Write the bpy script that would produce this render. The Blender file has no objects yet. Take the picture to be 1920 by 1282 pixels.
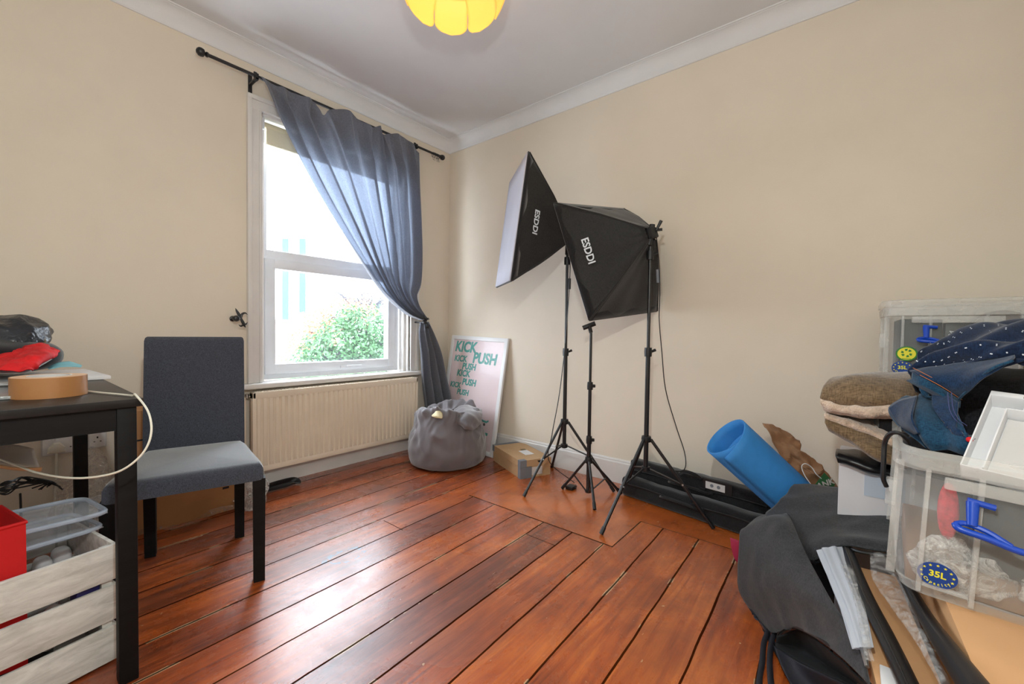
import bpy, bmesh, math, random
from mathutils import Vector, Matrix, noise, Euler
random.seed(7)
S = bpy.context.scene
V = Vector
R = math.radians

# ------------------------------------------------------------------ camera
FPX = 783.36
YAW, PITCH, ROLL = R(129.0694), R(-1.40329), R(0.76312)
CAM = V((2.88383, -2.61942, 1.0))
_f = V((math.cos(PITCH)*math.cos(YAW), math.cos(PITCH)*math.sin(YAW), math.sin(PITCH)))
_r = V((math.sin(YAW), -math.cos(YAW), 0))
_u = _r.cross(_f)
RX = _r*math.cos(ROLL)+_u*math.sin(ROLL)
UP = -_r*math.sin(ROLL)+_u*math.cos(ROLL)
FW = _f
cd = bpy.data.cameras.new('camera')
cd.sensor_width = 36; cd.sensor_fit = 'HORIZONTAL'; cd.lens = FPX*36/1920; cd.clip_start = .02; cd.clip_end = 300
co = bpy.data.objects.new('camera', cd); S.collection.objects.link(co)
co.matrix_world = Matrix(((RX.x, UP.x, -FW.x, CAM.x), (RX.y, UP.y, -FW.y, CAM.y), (RX.z, UP.z, -FW.z, CAM.z), (0, 0, 0, 1)))
S.camera = co
S.cycles.transparent_max_bounces = 32

# ------------------------------------------------------------------ view, sky, lights
S.view_settings.view_transform = 'Standard'; S.view_settings.look = 'None'
S.view_settings.exposure = 0.10; S.view_settings.gamma = 1; S.view_settings.use_curve_mapping = False
w = bpy.data.worlds.new('sky'); S.world = w; w.use_nodes = True
bg = w.node_tree.nodes['Background']; bg.inputs[0].default_value = (.80, .90, 1.0, 1); bg.inputs[1].default_value = 15.5
def light(name, kind, loc, energy, color=(1, 1, 1), rot=(0, 0, 0), **k):
    l = bpy.data.lights.new(name, kind); l.energy = energy; l.color = color
    for a, b in k.items(): setattr(l, a, b)
    o = bpy.data.objects.new(name, l); o.location = loc; o.rotation_euler = rot; S.collection.objects.link(o)
    return o
light('sun', 'SUN', (6, 4, 9), 4.5, (1, .95, .85), (R(8), R(48), R(0)), angle=R(1))
pt = light('window_daylight', 'AREA', (-.30, -1.03, 1.55), 1, (1, 1, 1), (0, R(-90), 0), shape='RECTANGLE', size=1.9, size_y=1.3)
pt.data.cycles.is_portal = True
light('flash', 'POINT', (2.76, -2.53, 1.53), 42, (.93, 1, .99), shadow_soft_size=.03)
light('fill_light', 'AREA', (2.2, -3.55, 1.35), 4, (.89, 1, .98), (R(90), 0, 0), shape='RECTANGLE', size=2.0, size_y=2.0)  # soft fill added out of view behind the camera to brighten the room
light('ceiling_bulb', 'POINT', (1.52, -1.37, 2.50), 5, (1, .86, .62), shadow_soft_size=.04)

def px(x, y, d):      # a point d metres ahead of the lens on the sight line through pixel x, y
    return CAM+(RX*((x-960)/FPX)-UP*((y-641)/FPX)+FW)*d
def hit(x, y, ax, v):
    d = px(x, y, 1)-CAM
    return CAM+d*((v-CAM[ax])/d[ax])

# ------------------------------------------------------------------ materials
def lin(c):
    return tuple(((v/255)/12.92 if v/255 <= .04045 else ((v/255+.055)/1.055)**2.4) for v in c)+(1,)
class N:
    def __init__(s, name):
        s.m = bpy.data.materials.new(name); s.m.use_nodes = True; s.t = s.m.node_tree
        s.p = s.t.nodes['Principled BSDF']; s.out = s.t.nodes['Material Output']
        s._tc = None
    def n(s, typ, **k):
        nd = s.t.nodes.new(typ)
        for a, b in k.items():
            if a.startswith('i_'): nd.inputs[a[2:].replace('_', ' ')].default_value = b
            else: setattr(nd, a, b)
        return nd
    def l(s, a, b): s.t.links.new(a, b)
    @property
    def co(s):
        if s._tc is None: s._tc = s.n('ShaderNodeTexCoord')
        return s._tc.outputs['Object']
    def noise(s, scale, detail=3, rough=.5, vec=None, dist=0):
        nd = s.n('ShaderNodeTexNoise'); nd.inputs['Scale'].default_value = scale; nd.inputs['Detail'].default_value = detail
        nd.inputs['Roughness'].default_value = rough; nd.inputs['Distortion'].default_value = dist
        s.l(vec or s.co, nd.inputs['Vector']); return nd.outputs['Fac']
    def mapv(s, scale, rot=(0, 0, 0), loc=(0, 0, 0), vec=None):
        nd = s.n('ShaderNodeMapping'); nd.inputs['Scale'].default_value = scale; nd.inputs['Rotation'].default_value = rot
        nd.inputs['Location'].default_value = loc; s.l(vec or s.co, nd.inputs[0]); return nd.outputs[0]
    def math(s, op, a, b=0., c=0.):
        nd = s.n('ShaderNodeMath', operation=op)
        for i, v in enumerate((a, b, c)):
            if isinstance(v, (int, float)): nd.inputs[i].default_value = v
            else: s.l(v, nd.inputs[i])
        return nd.outputs[0]
    def ramp(s, fac, stops):
        nd = s.n('ShaderNodeValToRGB'); e = nd.color_ramp.elements
        while len(e) < len(stops): e.new(.5)
        for i, (p, c) in enumerate(stops): e[i].position = p; e[i].color = c
        s.l(fac, nd.inputs[0]); return nd.outputs[0]
    def mix(s, fac, a, b):
        nd = s.n('ShaderNodeMix', data_type='RGBA')
        for i, v in ((0, fac), (6, a), (7, b)):
            if isinstance(v, (int, float, tuple)): nd.inputs[i].default_value = v
            else: s.l(v, nd.inputs[i])
        return nd.outputs[2]
    def bump(s, h, strength=.3, dist=.002, normal=None):
        nd = s.n('ShaderNodeBump'); nd.inputs['Strength'].default_value = strength; nd.inputs['Distance'].default_value = dist
        s.l(h, nd.inputs['Height'])
        if normal: s.l(normal, nd.inputs['Normal'])
        s.l(nd.outputs[0], s.p.inputs['Normal']); return nd.outputs[0]

def mat(name, c, rough=.6, metal=0, var=.10, vscale=8, bump=0, bscale=200, bdist=.001, alpha=1, spec=.5, transl=0, sheen=0, emit=0, trans=0):
    a = N(name); c1 = lin(c)
    if var:
        lo = tuple(v*(1-var) for v in c1[:3])+(1,); hi = tuple(min(1, v*(1+var)) for v in c1[:3])+(1,)
        a.l(a.ramp(a.noise(vscale, 4), [(.3, lo), (.7, hi)]), a.p.inputs['Base Color'])
    else: a.p.inputs['Base Color'].default_value = c1
    a.p.inputs['Roughness'].default_value = rough; a.p.inputs['Metallic'].default_value = metal
    a.p.inputs['Specular IOR Level'].default_value = spec; a.p.inputs['Alpha'].default_value = alpha
    if sheen: a.p.inputs['Sheen Weight'].default_value = sheen
    if trans: a.p.inputs['Transmission Weight'].default_value = trans
    if bump: a.bump(a.noise(bscale, 3), bump, bdist)
    if emit:
        a.p.inputs['Emission Color'].default_value = c1; a.p.inputs['Emission Strength'].default_value = emit
    if transl:
        t = a.n('ShaderNodeBsdfTranslucent'); t.inputs[0].default_value = c1
        mx = a.n('ShaderNodeMixShader'); mx.inputs[0].default_value = transl
        a.l(a.p.outputs[0], mx.inputs[1]); a.l(t.outputs[0], mx.inputs[2]); a.l(mx.outputs[0], a.out.inputs[0])
    return a.m

def weave(name, c1, c2, scale=900, rough=.9, bump=.4, sheen=.3, transl=0, tcol=None, thru=0, dist=.0008):
    a = N(name)
    n1 = a.noise(1, 2, vec=a.mapv((scale, scale*.12, scale*.12))); n2 = a.noise(1, 2, vec=a.mapv((scale*.12, scale*.12, scale)))
    n3 = a.noise(1, 2, vec=a.mapv((scale*.12, scale, scale*.12)))
    s_ = a.math('ADD', a.math('ADD', n1, n2), n3); f = a.math('DIVIDE', s_, 3.)
    a.l(a.ramp(f, [(.40, lin(c1)), (.60, lin(c2))]), a.p.inputs['Base Color'])
    a.p.inputs['Roughness'].default_value = rough; a.p.inputs['Sheen Weight'].default_value = sheen
    a.p.inputs['Specular IOR Level'].default_value = .2
    a.bump(f, bump, dist)
    if transl:
        t = a.n('ShaderNodeBsdfTranslucent'); t.inputs[0].default_value = lin(tcol)
        mx = a.n('ShaderNodeMixShader'); mx.inputs[0].default_value = transl
        a.l(a.p.outputs[0], mx.inputs[1]); a.l(t.outputs[0], mx.inputs[2])
        tr = a.n('ShaderNodeBsdfTransparent'); tr.inputs[0].default_value = lin(tcol)
        m2 = a.n('ShaderNodeMixShader'); m2.inputs[0].default_value = thru
        a.l(mx.outputs[0], m2.inputs[1]); a.l(tr.outputs[0], m2.inputs[2]); a.l(m2.outputs[0], a.out.inputs[0])
    return a.m

def floor_mat():
    a = N('stained_floorboards')
    sx = a.n('ShaderNodeSeparateXYZ'); a.l(a.co, sx.inputs[0]); X, Y = sx.outputs[0], sx.outputs[1]
    xr = a.math('ADD', X, a.math('MULTIPLY', a.math('ADD', Y, 2.), .026))
    wob = a.math('MULTIPLY', a.math('SUBTRACT', a.noise(1, 3, vec=a.mapv((.3, 5, 1))), .5), .008)
    u = a.math('DIVIDE', a.math('SUBTRACT', a.math('ADD', xr, wob), .994), .1722)
    idx = a.math('FLOOR', u); fr = a.math('FRACT', u)
    gd = a.math('MULTIPLY', a.math('MINIMUM', fr, a.math('SUBTRACT', 1., fr)), .1722)
    gw = a.math('ADD', .0019, a.math('MULTIPLY', a.noise(3, 2), .0034))
    gap = a.math('LESS_THAN', gd, gw)
    # hearth patch: short boards laid across, with their own seams
    h1 = a.math('MULTIPLY', a.math('MULTIPLY', a.math('GREATER_THAN', X, 1.10), a.math('LESS_THAN', X, 2.04)), a.math('GREATER_THAN', Y, -.815))
    h2 = a.math('MULTIPLY', a.math('GREATER_THAN', X, 2.04), a.math('GREATER_THAN', Y, -.47))
    h = a.math('MINIMUM', a.math('ADD', h1, h2), 1.)
    def seam(x0, x1, yv, wd=.0022):
        return a.math('MULTIPLY', a.math('MULTIPLY', a.math('GREATER_THAN', X, x0), a.math('LESS_THAN', X, x1)), a.math('LESS_THAN', a.math('ABSOLUTE', a.math('SUBTRACT', Y, yv)), wd))
    def seamx(xv, y0, y1, wd=.0022):
        return a.math('MULTIPLY', a.math('MULTIPLY', a.math('GREATER_THAN', Y, y0), a.math('LESS_THAN', Y, y1)), a.math('LESS_THAN', a.math('ABSOLUTE', a.math('SUBTRACT', X, xv)), wd))
    seams = a.math('MAXIMUM', a.math('MAXIMUM', seam(1.10, 2.04, -.815, .004), seam(2.04, 3.4, -.47, .0025)), a.math('MAXIMUM', seamx(2.04, -.82, -.47, .003), seamx(1.10, -.82, 0, .001)))
    ends = a.math('MAXIMUM', seam(1.66, 1.83, -.98), seam(1.0, 1.165, -1.35))
    ng = a.math('MULTIPLY', gap, a.math('SUBTRACT', 1., h))
    g = a.math('MINIMUM', a.math('MAXIMUM', a.math('MAXIMUM', ng, seams), ends), 1.)
    # wood grain along the boards, offset per board
    cmb = a.n('ShaderNodeCombineXYZ'); a.l(a.math('MULTIPLY', X, 26.), cmb.inputs[0])
    a.l(a.math('MULTIPLY', Y, 1.6), cmb.inputs[1]); a.l(a.math('MULTIPLY', idx, 7.3), cmb.inputs[2])
    gr = a.noise(1.1, 8, .68, cmb.outputs[0], 1.1)
    cm2 = a.n('ShaderNodeCombineXYZ'); a.l(X, cm2.inputs[0]); a.l(a.math('MULTIPLY', Y, .7), cm2.inputs[1]); a.l(a.math('MULTIPLY', idx, 3.7), cm2.inputs[2])
    bl = a.noise(2.6, 4, .6, cm2.outputs[0])
    wn = a.n('ShaderNodeTexWhiteNoise', noise_dimensions='1D'); a.l(idx, wn.inputs['W'])
    f = a.math('ADD', a.math('ADD', a.math('MULTIPLY', gr, .50), a.math('MULTIPLY', bl, .42)), a.math('MULTIPLY', wn.outputs[0], .10))
    f = a.math('ADD', f, a.math('MULTIPLY', a.math('SUBTRACT', X, 1.2), .035))
    col = a.ramp(f, [(.32, lin((66, 24, 8))), (.44, lin((126, 54, 18))), (.54, lin((176, 82, 27))), (.70, lin((220, 122, 48)))])
    hc = a.ramp(a.math('ADD', a.math('MULTIPLY', gr, .3), a.math('MULTIPLY', a.noise(3.5, 4), .7)), [(.3, lin((164, 78, 28))), (.6, lin((206, 108, 46)))])
    col = a.mix(h, col, hc)
    # darker worn stain in patches, next to the seams
    wear = a.ramp(a.noise(2.2, 6, .7, dist=.6), [(.44, (0, 0, 0, 1)), (.62, (1, 1, 1, 1))])
    col = a.mix(a.math('MULTIPLY', wear, .42), col, lin((92, 40, 20)))
    # cream paint chips: along the gaps and specks
    near = a.math('LESS_THAN', gd, a.math('ADD', .0015, a.math('MULTIPLY', a.noise(9, 3), .010)))
    chip = a.math('MULTIPLY', a.math('MULTIPLY', near, a.math('GREATER_THAN', a.noise(1, 4, .6, a.mapv((7, 4.2, 1))), .56)), a.math('SUBTRACT', 1., h))
    spk = a.math('GREATER_THAN', a.noise(42, 2, .5), .755)
    spk2 = a.math('GREATER_THAN', a.noise(1, 3, .6, a.mapv((60, 14, 1), rot=(0, 0, .5))), .735)
    sm = a.math('MULTIPLY', a.math('LESS_THAN', a.noise(60, 2), .56), a.math('MAXIMUM', seams, 0.))
    chips = a.math('MINIMUM', a.math('MAXIMUM', a.math('MAXIMUM', chip, spk), a.math('MAXIMUM', spk2, a.math('MULTIPLY', sm, a.math('GREATER_THAN', X, 2.03)))), 1.)
    col = a.mix(a.math('MULTIPLY', chips, .85), col, lin((206, 170, 132)))
    # turquoise paint smear
    dx = a.math('SUBTRACT', X, 1.17); dy = a.math('SUBTRACT', Y, -1.66)
    rr = a.math('SQRT', a.math('ADD', a.math('MULTIPLY', a.math('MULTIPLY', dx, dx), 3.), a.math('MULTIPLY', dy, dy)))
    sme = a.math('MULTIPLY', a.math('LESS_THAN', a.math('ABSOLUTE', a.math('SUBTRACT', rr, .085)), .018), a.math('GREATER_THAN', a.noise(26, 3), .52))
    col = a.mix(a.math('MULTIPLY', sme, .6), col, lin((30, 110, 140)))
    gcol = a.mix(a.math('MULTIPLY', g, .9), col, lin((22, 10, 6)))
    a.l(gcol, a.p.inputs['Base Color'])
    r = a.math('ADD', .20, a.math('MULTIPLY', a.noise(1, 6, .7, a.mapv((16, 5, 1))), .16))
    r = a.math('ADD', r, a.math('MULTIPLY', wear, .10))
    r = a.math('SUBTRACT', r, a.math('MULTIPLY', h, .09))
    a.l(r, a.p.inputs['Roughness']); a.p.inputs['Specular IOR Level'].default_value = .62; a.l(a.math('MULTIPLY', a.math('SUBTRACT', 1., g), .62), a.p.inputs['Coat Weight']); a.l(a.math('MULTIPLY', a.math('SUBTRACT', 1., g), .62), a.p.inputs['Specular IOR Level']); a.p.inputs['Coat IOR'].default_value = 1.6; a.l(a.math('SUBTRACT', r, .04), a.p.inputs['Coat Roughness'])
    hgt = a.math('SUBTRACT', a.math('ADD', a.math('MULTIPLY', a.noise(1, 8, .8, a.mapv((46, 13, 1), rot=(0, 0, .12))), .95), a.math('MULTIPLY', gr, .35)), a.math('ADD', a.math('MULTIPLY', g, 1.2), a.math('MULTIPLY', a.math('COSINE', a.math('MULTIPLY', fr, 6.2832)), -.30)))
    a.bump(hgt, .62, .0026)
    return a.m

def wall_mat(name, c, c2=None):
    a = N(name); n1 = a.noise(1.1, 4, .6)
    c2 = c2 or tuple(int(v*.955) for v in c)
    a.l(a.ramp(n1, [(.3, lin(c2)), (.7, lin(c))]), a.p.inputs['Base Color'])
    a.p.inputs['Roughness'].default_value = .75; a.p.inputs['Specular IOR Level'].default_value = .25
    a.bump(a.math('ADD', a.noise(160, 3), a.math('MULTIPLY', a.noise(7, 4), 1.6)), .22, .0018)
    return a.m

def wood_mat(name, c1, c2, rough=.5, axis=1, scale=3, bump=.25, sheen=0):
    a = N(name); sc = [40, 40, 40]; sc[axis] = scale
    n1 = a.noise(1, 6, .65, a.mapv(tuple(sc)), .6)
    a.l(a.ramp(n1, [(.35, lin(c1)), (.65, lin(c2))]), a.p.inputs['Base Color'])
    a.p.inputs['Roughness'].default_value = rough; a.p.inputs['Specular IOR Level'].default_value = .22 if c1[0] < 60 else .5; a.bump(n1, bump, .001); return a.m

def clear_plastic(name, c, alpha, rough=.25, film=False):
    a = N(name); a.p.inputs['Base Color'].default_value = lin(c); a.p.inputs['Roughness'].default_value = rough
    if film:
        f = a.ramp(a.noise(30, 6, .75, dist=1.5), [(.42, (alpha*.35,)*3+(1,)), (.68, (min(1, alpha*3.0),)*3+(1,))])
        a.l(f, a.p.inputs['Alpha']); a.bump(a.noise(45, 6, .7, dist=1), .9, .006)
    else:
        f = a.ramp(a.noise(12, 3), [(.3, (alpha*.9,)*3+(1,)), (.7, (alpha*1.1,)*3+(1,))]); a.l(f, a.p.inputs['Alpha'])
    return a.m

M = {}
M['floor'] = floor_mat()
M['wall'] = wall_mat('cream_wall_paint', (232, 221, 205))
M['ceil'] = wall_mat('ceiling_paint', (226, 226, 228))
M['cornice'] = wall_mat('cornice_paint', (232, 233, 235))
M['trim'] = mat('white_gloss_paint', (222, 219, 216), .35, var=.05, vscale=5, bump=.1, bscale=20, bdist=.002)
M['upvc'] = mat('white_window_plastic', (226, 229, 234), .28, var=.03)
M['rad'] = mat('cream_radiator_enamel', (232, 218, 198), .4, var=.04)
M['blackmetal'] = mat('black_powder_coated_metal', (22, 22, 26), .38, var=.15, spec=.6)
M['blackplastic'] = mat('black_plastic', (24, 25, 28), .45, var=.2)
M['silver'] = mat('worn_steel', (170, 170, 170), .35, metal=.9)
M['glass'] = mat('window_glass', (245, 250, 255), .02, var=0, alpha=.06, spec=.5)
M['curtain'] = weave('grey_curtain_cloth', (92, 92, 98), (116, 117, 125), 700, .95, .25, .3, transl=.14, tcol=(158, 170, 192), thru=.065)
M['beanbag'] = mat('grey_brown_bag_cloth', (104, 98, 102), .55, var=.18, vscale=3, bump=.25, bscale=260, sheen=.5)
M['chairfab'] = weave('charcoal_chair_fabric', (38, 41, 50), (76, 81, 94), 1500, .85, .7, .7, dist=.0014)
M['blackwood'] = wood_mat('black_stained_wood', (8, 7, 8), (17, 16, 17), .6)
M['tabletop'] = wood_mat('black_brown_table_top', (26, 24, 24), (46, 43, 42), .36, axis=1)
M['whitewash'] = wood_mat('whitewashed_crate_wood', (186, 184, 178), (222, 221, 216), .7, axis=1, scale=4, bump=.4)
M['card'] = mat('brown_cardboard', (176, 128, 84), .85, var=.12, vscale=5, bump=.15, bscale=90)
M['card2'] = mat('pale_cardboard', (206, 158, 112), .8, var=.06, vscale=4)
M['kraft'] = mat('shoebox_cardboard', (190, 156, 118), .8, var=.06)
M['greytrim'] = mat('grey_printed_card', (118, 122, 130), .7, var=.06)
M['red'] = mat('red_fabric_bin', (196, 8, 12), .7, var=.08, bump=.2)
M['redcloth'] = mat('red_tissue', (206, 14, 24), .7, var=.25, vscale=20, bump=.5, bscale=60, bdist=.003)
M['soft'] = weave('black_nylon', (20, 20, 21), (44, 42, 41), 800, .55, .5, .2, dist=.0006)
M['softin'] = mat('white_diffuser_cloth', (214, 212, 222), .8, var=.05, vscale=6, transl=.3)
M['nylon2'] = weave('black_bag_canvas', (14, 14, 16), (32, 31, 34), 700, .8, .6, .3)
M['greybag'] = weave('dark_grey_bag_canvas', (30, 31, 34), (62, 62, 65), 850, .6, .5, .12, dist=.001)
M['bagin'] = mat('dark_navy_lining', (20, 20, 30), .7, var=.2)
M['mat'] = mat('blue_foam', (48, 132, 204), .7, var=.05, vscale=30, bump=.3, bscale=400)
M['paperbag'] = mat('brown_paper', (150, 112, 82), .6, var=.15, vscale=12, bump=.5, bscale=22, bdist=.01)
M['green'] = mat('green_print', (50, 104, 62), .6, var=.06)
M['bedfab'] = weave('brown_linen', (88, 70, 50), (136, 112, 84), 420, .95, .8, .4, dist=.002)
M['fleece'] = mat('cream_fleece', (206, 180, 158), 1, var=.18, vscale=60, bump=1, bscale=150, bdist=.008, sheen=.6)
M['white'] = mat('white_plastic', (226, 226, 228), .4, var=.03)
M['offwhite'] = mat('off_white_card', (208, 205, 203), .6, var=.04)
M['blueplastic'] = mat('blue_handle_plastic', (8, 66, 178), .32, var=.05)
M['bluesticker'] = mat('blue_sticker_print', (16, 62, 140), .45, var=.03)
M['yellow'] = mat('yellow_sticker_print', (236, 226, 50), .45, var=.02)
M['greens'] = mat('green_sticker_print', (24, 122, 34), .45, var=.02)
M['boxclear'] = clear_plastic('clear_box_plastic', (222, 224, 222), .12)
M['boxrim'] = clear_plastic('thick_clear_box_plastic', (226, 226, 222), .30, .35)
M['lidclear'] = clear_plastic('clear_food_lid', (214, 222, 232), .28, .12)
M['lidrim'] = clear_plastic('clear_food_lid_rim', (200, 214, 232), .6, .12)
M['film'] = clear_plastic('crumpled_clear_film', (224, 222, 220), .15, .2, film=True)
M['wool'] = clear_plastic('white_plastic_bag_film', (226, 224, 220), .42, .3, film=True)
M['denim'] = weave('dark_blue_denim', (8, 26, 50), (22, 54, 88), 900, .9, .6, .2, dist=.001)
M['denim2'] = weave('teal_blue_denim', (12, 42, 66), (30, 74, 102), 900, .9, .6, .2, dist=.001)
M['navy'] = weave('navy_cotton', (10, 20, 42), (24, 44, 74), 800, .9, .5, .2)
M['blackcloth'] = weave('washed_black_cotton', (14, 14, 18), (40, 40, 44), 800, .95, .5, .2)
M['white_dot'] = mat('white_print', (214, 220, 228), .7, var=0)
M['stitch'] = mat('orange_stitching', (188, 112, 60), .7, var=.05)
M['teal'] = mat('teal_poster_ink', (38, 148, 138), .5, var=.04)
M['pinkpaper'] = mat('pale_pink_poster_paper', (222, 200, 202), .35, var=.02)
M['tape'] = mat('brown_parcel_tape', (168, 116, 70), .35, var=.06, bump=.1)
M['tapeside'] = mat('tape_roll_edge', (208, 172, 140), .6, var=.05)
M['cable'] = mat('white_cable', (224, 220, 206), .4, var=.02)
M['shade'] = mat('yellow_lamp_shade', (255, 218, 124), .5, var=0, transl=.5, emit=.40)
M['khaki'] = mat('khaki_card', (112, 96, 72), .8, var=.06)
M['magenta'] = mat('magenta_fabric', (150, 20, 60), .7, var=.1)
M['darkteal'] = mat('dark_teal_case', (24, 34, 38), .6, var=.12, vscale=14)  # the cases' own dark teal-grey colour
M['redbristle'] = mat('red_bristles', (196, 40, 54), .8, var=.3, vscale=120, bump=.8, bscale=200)
M['umbwhite'] = mat('white_umbrella_nylon', (214, 220, 230), .4, var=.06, transl=.3)
M['ink'] = mat('black_ink', (24, 24, 26), .5, var=0)
M['cyan'] = mat('pale_cyan_paper', (130, 200, 214), .5, var=.05)
M['brick'] = mat('london_stock_brick', (128, 106, 92), .9, var=.2, vscale=6)
M['bwhite'] = mat('white_tower_cladding', (150, 152, 155), .7, var=.04)
M['bglass'] = mat('blue_tower_glazing', (20, 52, 92), .3, var=.2, vscale=1)
M['leaf'] = mat('laurel_leaves', (62, 100, 62), .5, var=.5, vscale=5, transl=.3)
M['leaf2'] = mat('autumn_leaves', (150, 104, 76), .6, var=.3, vscale=3, transl=.3)
M['bark'] = mat('bare_twig_bark', (52, 52, 58), .9, var=.1)

# ------------------------------------------------------------------ mesh helpers
OFF = {}
class MB:
    def __init__(s): s.bm = bmesh.new()
    def _take(s, b, mtx=None):
        if mtx is not None: bmesh.ops.transform(b, matrix=mtx, verts=b.verts)
        me = bpy.data.meshes.new('tmp'); b.to_mesh(me); b.free(); s.bm.from_mesh(me); bpy.data.meshes.remove(me); return s
    def box(s, lo, hi, bev=0, mtx=None, seg=2):
        b = bmesh.new(); bmesh.ops.create_cube(b, size=1)
        lo, hi = V(lo), V(hi); c = (lo+hi)/2; d = hi-lo
        bmesh.ops.transform(b, matrix=Matrix.Translation(c) @ Matrix.Diagonal((abs(d.x), abs(d.y), abs(d.z), 1)), verts=b.verts)
        if bev: bmesh.ops.bevel(b, geom=b.edges[:], offset=bev, segments=seg, affect='EDGES', profile=.6)
        return s._take(b, mtx)
    def frame_box(s, o, ex, ey, ez, sx, sy, sz, bev=0):   # box from corner o along unit axes
        m = Matrix.Translation(o) @ Matrix((ex, ey, ez)).transposed().to_4x4()
        return s.box((0, 0, 0), (sx, sy, sz), bev, m)
    def tube(s, pts, r, seg=10, cap=True):
        pts = [V(p) for p in pts]; n = len(pts); rr = r if isinstance(r, (list, tuple)) else [r]*n
        b = s.bm; rings = []; nrm = None
        for i in range(n):
            t = (pts[min(i+1, n-1)]-pts[max(i-1, 0)])
            t = t.normalized() if t.length > 1e-9 else V((0, 0, 1))
            if nrm is None: nrm = t.orthogonal().normalized()
            else:
                nrm = nrm-t*nrm.dot(t)
                nrm = nrm.normalized() if nrm.length > 1e-6 else t.orthogonal().normalized()
            bi = t.cross(nrm)
            rings.append([b.verts.new(pts[i]+(nrm*math.cos(a)+bi*math.sin(a))*rr[i]) for a in [2*math.pi*k/seg for k in range(seg)]])
        for i in range(n-1):
            for k in range(seg): b.faces.new((rings[i][k], rings[i][(k+1) % seg], rings[i+1][(k+1) % seg], rings[i+1][k]))
        if cap: b.faces.new(rings[0][::-1]); b.faces.new(rings[-1])
        return s
    def lathe(s, prof, c=(0, 0, 0), seg=24, mtx=None):
        b = bmesh.new(); rings = []
        for r, z in prof: rings.append([b.verts.new((r*math.cos(2*math.pi*k/seg), r*math.sin(2*math.pi*k/seg), z)) for k in range(seg)])
        for i in range(len(prof)-1):
            for k in range(seg): b.faces.new((rings[i][k], rings[i][(k+1) % seg], rings[i+1][(k+1) % seg], rings[i+1][k]))
        if tuple(prof[0]) != tuple(prof[-1]): b.faces.new(rings[0][::-1]); b.faces.new(rings[-1])
        return s._take(b, mtx if mtx is not None else Matrix.Translation(V(c)))
    def poly(s, pts, thick=None):   # polygon, extruded along thick vector
        b = s.bm; v0 = [b.verts.new(V(p)) for p in pts]
        if thick is None: b.faces.new(v0); return s
        v1 = [b.verts.new(V(p)+V(thick)) for p in pts]; n = len(pts)
        b.faces.new(v0[::-1]); b.faces.new(v1)
        for i in range(n): b.faces.new((v0[i], v0[(i+1) % n], v1[(i+1) % n], v1[i]))
        return s
    def grid(s, pts, close=False):
        b = s.bm; vs = [[b.verts.new(p) for p in row] for row in pts]; m = len(pts[0])
        for i in range(len(pts)-1):
            for j in range(m-1+(1 if close else 0)): b.faces.new((vs[i][j], vs[i][(j+1) % m], vs[i+1][(j+1) % m], vs[i+1][j]))
        return s
    def build(s, name, m, parent=None, smooth=True, thick=0, angle=40, off=-1, origin=None):
        bm = s.bm
        if not bm.verts: bm.verts.new((0, 0, 0))
        bmesh.ops.recalc_face_normals(bm, faces=bm.faces[:])
        if parent is not None: o0 = OFF[parent.name]
        elif origin is not None: o0 = V(origin)
        else:
            xs = [v.co for v in bm.verts]
            o0 = V(((min(v.x for v in xs)+max(v.x for v in xs))/2, (min(v.y for v in xs)+max(v.y for v in xs))/2, min(v.z for v in xs)))
        bmesh.ops.translate(bm, verts=bm.verts[:], vec=-o0)
        me = bpy.data.meshes.new(name); bm.to_mesh(me); bm.free()
        ob = bpy.data.objects.new(name, me); S.collection.objects.link(ob); me.materials.append(M[m] if isinstance(m, str) else m)
        if smooth:
            for p in me.polygons: p.use_smooth = True
            me.set_sharp_from_angle(angle=R(angle))
        if thick:
            md = ob.modifiers.new('thickness', 'SOLIDIFY'); md.thickness = thick; md.offset = off
        OFF[ob.name] = o0
        if parent is not None: ob.parent = parent
        else: ob.location = o0
        return ob
def thing(name, label, cat, loc, group=None):
    o = bpy.data.objects.new(name, None); S.collection.objects.link(o); o.location = loc; o.empty_display_size = .05
    OFF[o.name] = V(loc); o['label'] = label; o['category'] = cat
    if group: o['group'] = group
    return o
def tag(o, label, cat, group=None, kind=None):
    o['label'] = label; o['category'] = cat
    if group: o['group'] = group
    if kind: o['kind'] = kind
    return o
def struct(o): o['kind'] = 'structure'; return o
def cr(p0, p1, p2, p3, t): return .5*((2*p1)+(-p0+p2)*t+(2*p0-5*p1+4*p2-p3)*t*t+(-p0+3*p1-3*p2+p3)*t*t*t)
def crow(pts, n):
    out = []; m = len(pts)
    for i in range(n+1):
        u = i/n*(m-1); k = min(int(u), m-2); t = u-k
        out.append(cr(pts[max(k-1, 0)] if k > 0 else pts[0]*2-pts[1], pts[k], pts[k+1], pts[k+2] if k+2 < m else pts[m-1]*2-pts[m-2], t))
    return out
def smooth_path(pts, n): return crow([V(p) for p in pts], n)
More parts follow.
